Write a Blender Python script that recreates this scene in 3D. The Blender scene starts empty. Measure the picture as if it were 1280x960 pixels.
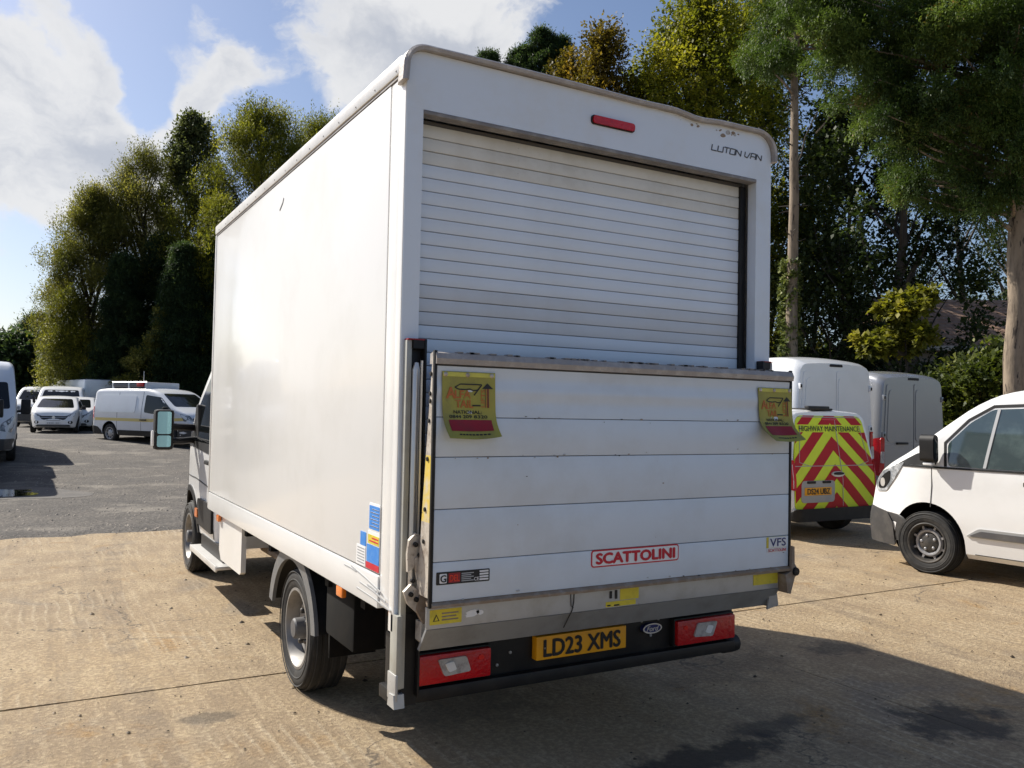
import bpy, bmesh, math, random
import numpy as np
from mathutils import Vector, Matrix
R_ = math.radians
random.seed(7); RNG = np.random.default_rng(7)
SC = bpy.context.scene; COL = SC.collection

# ------------------------------------------------------------------ camera
F_PX = 1060.6
CAM = np.array([-2.436, -3.328, 1.655])
ROT = np.array([[0.86778, -0.49655, 0.01985], [-0.03312, -0.01795, 0.99929], [0.49584, 0.86782, 0.03202]])
cd = bpy.data.cameras.new('camera'); cam = bpy.data.objects.new('camera', cd); COL.objects.link(cam)
cd.sensor_fit = 'HORIZONTAL'; cd.sensor_width = 36; cd.lens = 36 * F_PX / 1280; cd.clip_start = .05; cd.clip_end = 3000
mw = Matrix.Identity(4)
for r in range(3):
    mw[r][0] = ROT[0][r]; mw[r][1] = ROT[1][r]; mw[r][2] = -ROT[2][r]; mw[r][3] = CAM[r]
cam.matrix_world = mw
SC.camera = cam
def ray(u, v): return ROT.T @ np.array([(u - 640) / F_PX, -(v - 480) / F_PX, 1.0])
def place(u, depth):                      # ground position (x, y) of a thing read off the photo at column u and a distance
    d = ray(u, 525); return CAM[0] + d[0] * depth, CAM[1] + d[1] * depth

# ------------------------------------------------------------------ exposure, sun, sky
SC.view_settings.view_transform = 'Standard'; SC.view_settings.look = 'None'
SC.view_settings.exposure = 0.52; SC.view_settings.gamma = 1.0; SC.view_settings.use_curve_mapping = False
SUN = Vector((-0.56, 1.0, 0.98)).normalized()
sl = bpy.data.lights.new('sun', 'SUN'); sun = bpy.data.objects.new('sun', sl); COL.objects.link(sun)
sl.energy = 5.0; sl.angle = R_(.53); sl.color = (1, .945, .85)
sun.rotation_euler = SUN.to_track_quat('Z', 'Y').to_euler()

class NT:
    """tiny node-tree helper"""
    def __init__(s, tree): s.t = tree; s.n = tree.nodes; s.l = tree.links
    def new(s, kind, **kw):
        n = s.n.new(kind)
        for k, v in kw.items(): setattr(n, k, v)
        return n
    def inp(s, sock, v):
        if hasattr(v, 'is_output'): s.l.new(v, sock)
        elif v is not None: sock.default_value = v
    def math(s, op, a, b=None, c=None, clamp=False):
        n = s.new('ShaderNodeMath', operation=op, use_clamp=clamp)
        for i, x in enumerate((a, b, c)):
            if x is not None: s.inp(n.inputs[i], x)
        return n.outputs[0]
    def vec(s, op, a, b=None, out=0):
        n = s.new('ShaderNodeVectorMath', operation=op)
        s.inp(n.inputs[0], a)
        if b is not None: s.inp(n.inputs[3 if op == 'SCALE' else 1], b)
        return n.outputs[out]
    def noise(s, v, scale, detail=4, rough=.55, dist=0, out=0):
        n = s.new('ShaderNodeTexNoise'); s.inp(n.inputs['Vector'], v)
        n.inputs['Scale'].default_value = scale; n.inputs['Detail'].default_value = detail
        n.inputs['Roughness'].default_value = rough; n.inputs['Distortion'].default_value = dist
        return n.outputs[out]
    def ss(s, x, a, b, lo=0., hi=1.):
        n = s.new('ShaderNodeMapRange', interpolation_type='SMOOTHSTEP'); s.inp(n.inputs[0], x)
        for i, q in enumerate((a, b, lo, hi)): n.inputs[i + 1].default_value = q
        return n.outputs[0]
    def mix(s, f, a, b, mode='MIX'):
        n = s.new('ShaderNodeMix', data_type='RGBA', blend_type=mode)
        s.inp(n.inputs[0], f)
        for i, x in ((6, a), (7, b)):
            if not hasattr(x, 'is_output') and len(x) == 3: x = (*x, 1)
            s.inp(n.inputs[i], x)
        return n.outputs[2]

W = bpy.data.worlds.new('World'); SC.world = W; W.use_nodes = True
def build_world():
    q = NT(W.node_tree); q.n.clear()
    sky = q.new('ShaderNodeTexSky', sky_type='NISHITA'); sky.sun_disc = False
    sky.sun_elevation = math.asin(SUN.z); sky.sun_rotation = math.atan2(SUN.x, SUN.y)
    sky.air_density = 1.0; sky.dust_density = 1.3; sky.ozone_density = 2.2
    d = q.new('ShaderNodeTexCoord').outputs['Generated']
    dn = q.vec('NORMALIZE', d)
    warp = q.vec('SCALE', q.vec('SUBTRACT', q.noise(dn, 7, 5, .6, out=1), (.5, .5, .5)), .11)
    dw = q.vec('ADD', dn, warp)
    # flattened coordinates, so clouds lie in layers
    sep = q.new('ShaderNodeSeparateXYZ'); q.inp(sep.inputs[0], dw)
    fl = q.new('ShaderNodeCombineXYZ')
    q.inp(fl.inputs[0], sep.outputs[0]); q.inp(fl.inputs[1], sep.outputs[1]); q.inp(fl.inputs[2], q.math('MULTIPLY', sep.outputs[2], 1.5))
    n1 = q.noise(fl.outputs[0], 4.2, 10, .58)
    n2 = q.noise(fl.outputs[0], 13.0, 8, .62)
    dens = q.math('ADD', q.math('MULTIPLY', n1, .72), q.math('MULTIPLY', n2, .28))
    # cloud banks: (column, row of the photo they were read from, angular radius, weight)
    for (u, v, r, w) in [(70, 150, .10, .26), (120, 205, .10, .26), (15, 110, .07, .22), (20, 215, .08, .20), (175, 250, .06, .16), (285, 110, .045, .20), (225, 55, .05, .13), (240, 150, .045, .16), (300, 75, .03, .1),
                         (430, 40, .14, .22), (600, 20, .14, .24), (560, 90, .10, .14), (700, 10, .08, .1), (15, 330, .045, .2), (-260, 120, .22, .25), (-700, 260, .3, .2), (130, 75, .03, .08), (25, 25, .055, -.16), (75, 40, .02, .12), (110, 15, .025, .1),
                         (175, 125, .045, -.22), (340, 140, .06, -.18), (150, 15, .05, -.16), (330, 20, .04, -.1), (20, 285, .035, -.16), (30, 400, .1, -.14), (60, 60, .03, -.12), (185, 190, .03, -.12), (800, 0, .1, -.1)]:
        c = ray(u, v); c = c / np.linalg.norm(c)
        dist = q.vec('LENGTH', q.vec('SUBTRACT', dw, tuple(c)), out=1)
        dens = q.math('ADD', dens, q.math('MULTIPLY', q.ss(dist, 0, r * 1.35, 1, 0), w))
    cov = q.ss(dens, .575, .70)
    thick = q.ss(dens, .60, .86)
    shade = q.noise(fl.outputs[0], 5.5, 7, .6)
    grey = q.math('MULTIPLY', thick, q.ss(shade, .38, .62))
    cc = q.mix(grey, (7.2, 7.2, 7.2), (4.5, 4.75, 5.3))
    out = q.mix(q.math('MULTIPLY', cov, .93), q.mix(1, sky.outputs[0], (1.0, .985, 1.03), 'MULTIPLY'), cc)
    bg = q.new('ShaderNodeBackground'); q.inp(bg.inputs[0], out); bg.inputs[1].default_value = .082
    q.l.new(bg.outputs[0], q.new('ShaderNodeOutputWorld').inputs[0])
build_world()

# ------------------------------------------------------------------ materials
MATS = {}
def mat(name, col, rough=.5, metal=0., coat=0., spec=.5, var=None, vscale=3., vamt=.5, bump=0., bscale=40., emit=None, speck=None, stretch=None):
    if name in MATS: return MATS[name]
    m = bpy.data.materials.new(name); m.use_nodes = True; q = NT(m.node_tree); b = q.n['Principled BSDF']
    b.inputs['Base Color'].default_value = (*col, 1); b.inputs['Roughness'].default_value = rough; b.inputs['Metallic'].default_value = metal
    b.inputs['Coat Weight'].default_value = coat; b.inputs['Coat Roughness'].default_value = .05; b.inputs['Specular IOR Level'].default_value = spec
    co = q.new('ShaderNodeTexCoord').outputs['Object']
    if stretch:
        mp = q.new('ShaderNodeMapping'); q.inp(mp.inputs[0], co); mp.inputs['Scale'].default_value = stretch; co = mp.outputs[0]
    c = None
    if var is not None:
        f = q.ss(q.noise(co, vscale, 6, .65), .42, .72, 0, vamt); c = q.mix(f, col, var)
    if speck is not None:                                    # small marks and chips
        f = q.ss(q.noise(co, speck[1], 3, .6), speck[2], speck[2] + .05, 0, speck[3]); c = q.mix(f, c if c is not None else col, speck[0])
    if c is not None: q.inp(b.inputs['Base Color'], c)
    if bump:
        bn = q.new('ShaderNodeBump'); bn.inputs['Strength'].default_value = bump; bn.inputs['Distance'].default_value = .01
        q.inp(bn.inputs['Height'], q.noise(co, bscale, 5, .6)); q.l.new(bn.outputs[0], b.inputs['Normal'])
    MATS[name] = m; return m
WHITE = (.80, .80, .78)
M_side = mat('box_side_paint', (.85, .85, .835), .22, coat=.25, var=(.66, .65, .60), vscale=1.6, vamt=.25, bump=.004, bscale=1.6, speck=((.35, .34, .31), 26, .76, .5))
M_rear = mat('rear_frame_paint_sky_tint', (.71, .78, .87), .32, coat=.15, var=(.64, .65, .63), vscale=2.4, vamt=.45, speck=((.33, .28, .22), 34, .73, .6))  # white cooled in the base colour to imitate skylight on the shaded rear
M_trim = mat('edge_trim_aluminium', (.72, .71, .68), .35, .25, var=(.5, .48, .44), vscale=5, vamt=.5)
M_greytrim = mat('grey_rubber_trim', (.20, .19, .19), .6, var=(.36, .35, .34), vscale=9, vamt=.8, bump=.2)
M_slat = mat('slat_paint_sky_tint', (.74, .81, .90), .3, var=(.65, .70, .75), vscale=3, vamt=.4, speck=((.4, .38, .33), 60, .76, .4))  # blue of skylit shade mixed into the slat colour
M_slatcream = mat('slat_paint_cream', (.72, .72, .68), .4, var=(.56, .54, .48), vscale=4, vamt=.6, speck=((.3, .27, .2), 50, .72, .5))  # creamier tone for the top three slats
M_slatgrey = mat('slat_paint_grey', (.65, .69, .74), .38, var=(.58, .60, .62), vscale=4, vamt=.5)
M_plat = mat('platform_aluminium_sky_tint', (.65, .72, .80), .38, .06, var=(.56, .60, .64), vscale=2.6, vamt=.6, bump=.03, bscale=14, speck=((.12, .10, .08), 42, .745, .8))  # cool skylight on the shaded rear put into the platform colour
M_bar = mat('worn_grey_bar', (.36, .33, .31), .5, .3, var=(.50, .47, .44), vscale=16, vamt=.9, bump=.25, bscale=60, speck=((.08, .07, .06), 55, .7, .8))
M_steel = mat('grey_steel_plate', (.35, .36, .37), .42, .35, var=(.24, .24, .23), vscale=5, vamt=.7, bump=.05, bscale=30, speck=((.12, .09, .06), 38, .72, .7))
M_steel2 = mat('grey_steel_lip', (.47, .47, .46), .45, .3, var=(.34, .32, .28), vscale=6, vamt=.7, speck=((.15, .11, .07), 40, .71, .7))
M_rust = mat('rusty_edge', (.27, .20, .14), .75, .1, var=(.38, .33, .28), vscale=18, vamt=.8, bump=.3)
M_worn = mat('worn_cream_metal', (.60, .55, .48), .45, .3, var=(.30, .24, .19), vscale=22, vamt=.9, bump=.1, speck=((.08, .06, .05), 60, .68, .9))
M_mast = mat('grey_mast_aluminium', (.42, .42, .38), .5, .2, var=(.33, .31, .26), vscale=7, vamt=.6, speck=((.10, .08, .06), 50, .72, .7))
M_hazard = mat('worn_yellow_paint', (.68, .50, .07), .5, var=(.58, .53, .45), vscale=20, vamt=.9, speck=((.06, .05, .04), 50, .66, .9))
M_chrome = mat('chrome_rod', (.72, .70, .66), .30, .6)
M_black = mat('black_plastic', (.011, .011, .012), .55, spec=.35, var=(.030, .028, .026), vscale=6, vamt=.6)
M_blackm = mat('black_steel', (.009, .009, .010), .5, spec=.35, var=(.026, .024, .021), vscale=9, vamt=.7)
M_deep = mat('underbody_black', (.006, .006, .006), .85, spec=.2, var=(.014, .012, .010), vscale=7, vamt=.7)
M_grey_pl = mat('grey_plastic', (.10, .10, .105), .55, var=(.17, .16, .15), vscale=7, vamt=.6)
M_bumper = mat('dark_grey_bumper', (.045, .045, .047), .5, var=(.09, .085, .08), vscale=7, vamt=.7)
M_guard = mat('mudguard_plastic', (.15, .155, .16), .5, var=(.24, .23, .21), vscale=8, vamt=.6)
M_tyre = mat('tyre_rubber', (.018, .018, .018), .78, var=(.055, .05, .043), vscale=8, vamt=.8, bump=.12, bscale=70)
M_rim = mat('silver_steel_rim', (.28, .27, .255), .5, .4, var=(.14, .12, .10), vscale=10, vamt=.6)
M_rimdark = mat('dark_steel_rim', (.055, .053, .05), .5, .4, var=(.14, .12, .10), vscale=9, vamt=.7)
M_hubcap = mat('grey_hub_cap', (.36, .36, .37), .4, .4, var=(.22, .21, .20), vscale=14, vamt=.6)
M_red = mat('red_lens', (.55, .006, .012), .22, coat=.15, var=(.38, .004, .008), vscale=12, vamt=.6, bump=.5, bscale=55)
M_redhot = mat('bright_red_lens', (.75, .03, .02), .15, coat=.5)
M_clear = mat('clear_lens', (.52, .50, .48), .12, coat=.6, var=(.25, .22, .21), vscale=30, vamt=.8)
M_amber = mat('amber_lens', (.85, .22, .02), .2, coat=.5)
M_lamp = mat('headlamp_glass', (.16, .17, .18), .06, coat=1., var=(.62, .63, .64), vscale=9, vamt=.9)
M_glass = mat('dark_glass', (.008, .010, .011), .05, spec=.35)
M_glass2 = mat('tinted_glass', (.035, .055, .058), .04, coat=1., spec=.8, var=(.10, .14, .135), vscale=4, vamt=.6)
M_mirror = mat('mirror_glass', (.17, .31, .37), .04, 1.)
M_plate = mat('yellow_plate', (.88, .40, .008), .5, var=(.70, .31, .008), vscale=9, vamt=.4)
M_platew = mat('white_plate', (.72, .72, .70), .4)
M_ink = mat('black_print', (.012, .012, .013), .5)
M_ink_grey = mat('dark_grey_print', (.07, .075, .09), .5)
M_redprint = mat('red_print', (.55, .008, .025), .5, var=(.60, .04, .06), vscale=30, vamt=.5)
M_whiteprint = mat('white_print', (.80, .80, .80), .45)
M_greyprint = mat('grey_print', (.42, .43, .44), .5)
M_blueprint = mat('blue_print', (.03, .22, .66), .45, var=(.12, .34, .72), vscale=24, vamt=.7)
M_navy = mat('navy_print', (.02, .03, .16), .45)
M_yellowprint = mat('yellow_sticker', (.72, .58, .04), .45, var=(.48, .40, .05), vscale=16, vamt=.8)
M_flag = mat('faded_yellow_flag', (.37, .34, .06), .55, var=(.24, .22, .065), vscale=7, vamt=.8, bump=.12, bscale=16)
M_flagtop = mat('yellow_hem', (.66, .62, .10), .5, var=(.42, .38, .10), vscale=18, vamt=.6)
M_orange = mat('faded_orange_print', (.50, .14, .03), .55, var=(.42, .24, .06), vscale=26, vamt=.7)
M_darkred = mat('dark_red_print', (.30, .008, .02), .5, var=(.20, .02, .02), vscale=14, vamt=.6)
M_van = mat('white_van_paint', (.84, .84, .83), .2, coat=.35, var=(.70, .69, .66), vscale=2.2, vamt=.3, bump=.006, bscale=2.0)
M_vanb = mat('white_fleet_paint', (.78, .79, .80), .2, coat=.5, var=(.68, .68, .67), vscale=2, vamt=.35)
M_silver = mat('silver_van_paint', (.30, .31, .33), .26, .35, coat=.5, var=(.34, .34, .35), vscale=2, vamt=.4)
M_seam = mat('panel_gap', (.05, .05, .052), .8)
M_seamw = mat('pale_panel_gap', (.38, .38, .37), .7)
M_chev_y = mat('fluorescent_yellow', (.66, .78, .015), .5, var=(.58, .68, .02), vscale=5, vamt=.4)
M_chev_r = mat('chevron_red', (.42, .006, .010), .5, spec=.3, var=(.50, .012, .015), vscale=4, vamt=.5)
M_stripe = mat('yellow_band', (.74, .58, .20), .4)
M_bark = mat('pale_bark', (.27, .21, .15), .9, var=(.10, .075, .055), vscale=3.2, vamt=.95, bump=1.0, bscale=9, speck=((.04, .03, .024), 6, .60, .95), stretch=(2.4, 2.4, .5))
M_barkd = mat('dark_bark', (.055, .045, .036), .9, var=(.10, .085, .065), vscale=6, vamt=.7, bump=.6, bscale=20)
M_tile = mat('brown_roof_tile', (.26, .155, .10), .85, var=(.34, .24, .17), vscale=6, vamt=.7)
M_brick = mat('house_render', (.30, .26, .22), .85, var=(.22, .18, .15), vscale=5, vamt=.6)
M_fascia = mat('grey_fascia', (.42, .40, .36), .6)

def leafmat(name, stops, transl=.35):
    m = bpy.data.materials.new(name); m.use_nodes = True; q = NT(m.node_tree); b = q.n['Principled BSDF']
    a = q.new('ShaderNodeAttribute', attribute_name='tint')
    cr = q.new('ShaderNodeValToRGB'); q.l.new(a.outputs['Fac'], cr.inputs[0])
    el = cr.color_ramp.elements
    while len(el) < len(stops): el.new(.5)
    for i, (p, c) in enumerate(stops): el[i].position = p; el[i].color = (*c, 1)
    q.l.new(cr.outputs[0], b.inputs['Base Color']); b.inputs['Roughness'].default_value = .55; b.inputs['Specular IOR Level'].default_value = .3
    tr = q.new('ShaderNodeBsdfTranslucent'); q.l.new(q.mix(1, cr.outputs[0], (1.0, 1.05, .5), 'MULTIPLY'), tr.inputs[0])
    mx = q.new('ShaderNodeMixShader'); mx.inputs[0].default_value = transl
    q.l.new(b.outputs[0], mx.inputs[1]); q.l.new(tr.outputs[0], mx.inputs[2])
    q.l.new(mx.outputs[0], q.n['Material Output'].inputs[0])
    return m
L_willow = leafmat('willow_leaves', [(0, (.075, .085, .018)), (.4, (.17, .18, .030)), (.8, (.31, .30, .045)), (1, (.42, .38, .06))], .5)
L_olive = leafmat('olive_poplar_leaves', [(0, (.08, .088, .024)), (.45, (.18, .178, .045)), (.85, (.29, .27, .08)), (1, (.38, .33, .12))], .5)
L_aspen = leafmat('grey_aspen_leaves', [(0, (.07, .085, .042)), (.5, (.17, .19, .09)), (1, (.33, .35, .21))], .45)
L_spruce = leafmat('spruce_needles', [(0, (.026, .050, .026)), (.5, (.064, .104, .046)), (1, (.15, .20, .075))], .4)
L_lime = leafmat('lime_shrub_leaves', [(0, (.08, .09, .016)), (.5, (.22, .22, .03)), (1, (.38, .34, .05))], .45)
L_maple = leafmat('maple_leaves', [(0, (.06, .075, .014)), (.4, (.17, .18, .024)), (.8, (.33, .31, .035)), (1, (.48, .40, .06))], .55)
L_rust = leafmat('autumn_leaves', [(0, (.06, .05, .014)), (.5, (.17, .13, .025)), (1, (.36, .22, .04))], .5)
L_cypress = leafmat('cypress_sprays', [(0, (.030, .058, .016)), (.45, (.085, .135, .032)), (.88, (.17, .23, .055)), (.95, (.20, .15, .05)), (1, (.22, .12, .04))], .42)
L_dark = leafmat('shaded_wood_leaves', [(0, (.020, .034, .014)), (.6, (.050, .074, .024)), (1, (.15, .17, .035))], .42)
L_ivy = leafmat('ivy_leaves', [(0, (.04, .06, .02)), (.5, (.11, .14, .04)), (1, (.26, .28, .10))], .3)
L_hedge = leafmat('hedge_leaves', [(0, (.040, .058, .014)), (.5, (.12, .15, .03)), (1, (.30, .31, .07))], .42)
L_litter = leafmat('fallen_leaves', [(0, (.03, .022, .015)), (.6, (.09, .065, .04)), (1, (.22, .16, .09))], .1)

# ------------------------------------------------------------------ mesh helpers
def link(o, parent=None):
    COL.objects.link(o)
    if parent is not None: o.parent = parent
    return o
def tag(o, label=None, cat=None, group=None, kind=None):
    for k, v in (('label', label), ('category', cat), ('group', group), ('kind', kind)):
        if v: o[k] = v
    return o
def thing(name, label, cat, loc=(0, 0, 0), rz=0, group=None):
    o = bpy.data.objects.new(name, None); o.empty_display_size = .2; link(o)
    o.location = loc; o.rotation_euler = (0, 0, rz); return tag(o, label, cat, group)
def copy_tree(o, parent=None):
    c = o.copy(); COL.objects.link(c)
    if parent is not None: c.parent = parent
    for ch in list(o.children): copy_tree(ch, c)
    return c

class MB:
    def __init__(s): s.v = []; s.f = []; s.m = []; s.mats = []
    def mi(s, m):
        if m not in s.mats: s.mats.append(m)
        return s.mats.index(m)
    def add(s, vs, fs, m):
        b = len(s.v); s.v += [tuple(map(float, p)) for p in vs]; k = s.mi(m)
        for f in fs: s.f.append(tuple(b + i for i in f)); s.m.append(k)
        return s
    def box(s, a, c, m, bev=0.):
        a, c = np.minimum(a, c), np.maximum(a, c)
        if bev <= 0:
            vs = [(x, y, z) for z in (a[2], c[2]) for y in (a[1], c[1]) for x in (a[0], c[0])]
            return s.add(vs, [(0, 2, 3, 1), (4, 5, 7, 6), (0, 1, 5, 4), (2, 6, 7, 3), (0, 4, 6, 2), (1, 3, 7, 5)], m)
        bm = bmesh.new(); bmesh.ops.create_cube(bm, size=1)
        for v in bm.verts: v.co = Vector([(a[i] + c[i]) / 2 + v.co[i] * (c[i] - a[i]) for i in range(3)])
        bmesh.ops.bevel(bm, geom=bm.edges[:], offset=min(bev, .45 * min(c - a)), segments=2, profile=.6, affect='EDGES')
        return s.bm(bm, m)
    def bm(s, bm, m):
        bm.verts.index_update(); s.add([v.co for v in bm.verts], [[v.index for v in f.verts] for f in bm.faces], m); bm.free(); return s
    def tube(s, pts, r, m, n=8, cap=True):
        pts = [Vector(p) for p in pts]; k = len(pts); rs = r if hasattr(r, '__len__') else [r] * k
        vs = []; ref = None
        for i, p in enumerate(pts):
            t = (pts[min(i + 1, k - 1)] - pts[max(i - 1, 0)]).normalized()
            if ref is None: ref = t.orthogonal().normalized()
            ref = (ref - t * ref.dot(t)).normalized(); b = t.cross(ref)
            for j in range(n):
                a = 2 * math.pi * j / n; vs.append(p + (ref * math.cos(a) + b * math.sin(a)) * rs[i])
        fs = [(i * n + j, i * n + (j + 1) % n, (i + 1) * n + (j + 1) % n, (i + 1) * n + j) for i in range(k - 1) for j in range(n)]
        if cap: fs += [tuple(range(n))[::-1], tuple(range((k - 1) * n, k * n))]
        return s.add(vs, fs, m)
    def prism(s, poly, fn, t0, t1, m):
        """poly: 2-D outline; fn(a, b, t) -> point; extruded from t0 to t1"""
        n = len(poly); vs = [fn(a, b, t0) for a, b in poly] + [fn(a, b, t1) for a, b in poly]
        return s.add(vs, [tuple(range(n))[::-1], tuple(range(n, 2 * n))] + [(i, (i + 1) % n, n + (i + 1) % n, n + i) for i in range(n)], m)
    def lathe(s, prof, c, m, n=40, axis=1, sgn=1):
        """prof: (radius, offset along axis)"""
        vs = []; k = len(prof)
        for (r, h) in prof:
            for j in range(n):
                a = 2 * math.pi * j / n; p = [0, 0, 0]
                p[axis] = c[axis] + sgn * h; i1, i2 = [i for i in range(3) if i != axis]
                p[i1] = c[i1] + r * math.cos(a); p[i2] = c[i2] + r * math.sin(a); vs.append(p)
        fs = [(i * n + j, i * n + (j + 1) % n, (i + 1) * n + (j + 1) % n, (i + 1) * n + j) for i in range(k - 1) for j in range(n)]
        return s.add(vs, fs, m)
    def build(s, name, parent=None, smooth=35, label=None, fix=True):
        me = bpy.data.meshes.new(name); me.from_pydata(s.v, [], s.f)
        for m in s.mats: me.materials.append(m)
        me.polygons.foreach_set('material_index', s.m)
        if fix:
            bm = bmesh.new(); bm.from_mesh(me); bmesh.ops.recalc_face_normals(bm, faces=bm.faces[:]); bm.to_mesh(me); bm.free()
        if smooth:
            me.polygons.foreach_set('use_smooth', [True] * len(me.polygons)); me.set_sharp_from_angle(angle=R_(smooth))
        me.update(); o = bpy.data.objects.new(name, me); link(o, parent)
        if label: o['label'] = label
        return o

_tc = {}
def text_geo(s, bold=0., cond=1.):
    """flat text outline, height 1 capitals, returned as 2-D verts (centred) + faces + width"""
    key = (s, bold, cond)
    if key in _tc: return _tc[key]
    cu = bpy.data.curves.new('t', 'FONT'); cu.body = s; cu.size = 1; cu.offset = bold; cu.resolution_u = 3; cu.fill_mode = 'FRONT'
    o = bpy.data.objects.new('t', cu); COL.objects.link(o)
    dg = bpy.context.evaluated_depsgraph_get(); me = bpy.data.meshes.new_from_object(o.evaluated_get(dg))
    v = np.array([x.co[:2] for x in me.vertices]); f = [tuple(p.vertices) for p in me.polygons]
    bpy.data.objects.remove(o); bpy.data.curves.remove(cu); bpy.data.meshes.remove(me)
    h = .70
    v = v / h; v[:, 0] *= cond; x0, x1 = v[:, 0].min(), v[:, 0].max()
    v[:, 0] -= (x0 + x1) / 2; v[:, 1] -= .5
    _tc[key] = (v, f, x1 - x0); return _tc[key]
def put_text(mb, s, fn, cx, cy, h, m, w=None, bold=.02, cond=1., rot=0., shear=0.):
    v, f, wd = text_geo(s, 0., cond); v = v.copy() * h
    if w: v[:, 0] *= w / (wd * h)
    v[:, 0] += shear * v[:, 1]
    o = bold * h * .9
    for k, (dx, dy) in enumerate(((0, 0), (-o, 0), (o, 0), (0, -o * .7), (0, o * .7)) if bold else ((0, 0),)):
        q = v + np.array([dx, dy])
        if rot: c_, s_ = math.cos(rot), math.sin(rot); q = np.stack([q[:, 0] * c_ - q[:, 1] * s_, q[:, 0] * s_ + q[:, 1] * c_], 1)
        P0, P1, P2 = (np.array(fn(cx + a, cy + b)) for a, b in ((0, 0), (.002, 0), (0, .002)))
        n_ = np.cross(P1 - P0, P2 - P0); n_ = n_ / (np.linalg.norm(n_) + 1e-12) * k * .00025
        mb.add([np.array(fn(a + cx, b + cy)) + n_ for a, b in q], f, m)
def rrect(x0, y0, x1, y1, r, n=4):
    out = []
    for cx, cy, a0 in ((x1 - r, y1 - r, 0), (x0 + r, y1 - r, 90), (x0 + r, y0 + r, 180), (x1 - r, y0 + r, 270)):
        for i in range(n + 1):
            a = R_(a0 + 90 * i / n); out.append((cx + r * math.cos(a), cy + r * math.sin(a)))
    return out
def ellipse(cx, cy, rx, ry, n=28): return [(cx + rx * math.cos(2 * math.pi * i / n), cy + ry * math.sin(2 * math.pi * i / n)) for i in range(n)]
def clip_poly(poly, conv):
    """Sutherland-Hodgman against a convex, counter-clockwise outline"""
    out = poly
    for i in range(len(conv)):
        (ax, ay), (bx, by) = conv[i], conv[(i + 1) % len(conv)]
        side = lambda p: (bx - ax) * (p[1] - ay) - (by - ay) * (p[0] - ax)
        src, out = out, []
        for j in range(len(src)):
            p, q = src[j], src[(j + 1) % len(src)]; sp, sq = side(p), side(q)
            if sp >= 0: out.append(p)
            if (sp >= 0) != (sq >= 0):
                t = sp / (sp - sq); out.append((p[0] + t * (q[0] - p[0]), p[1] + t * (q[1] - p[1])))
        if len(out) < 3: return []
    return out
def ccw(p):
    a = sum(p[i][0] * p[(i + 1) % len(p)][1] - p[(i + 1) % len(p)][0] * p[i][1] for i in range(len(p)))
    return p if a > 0 else p[::-1]

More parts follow.
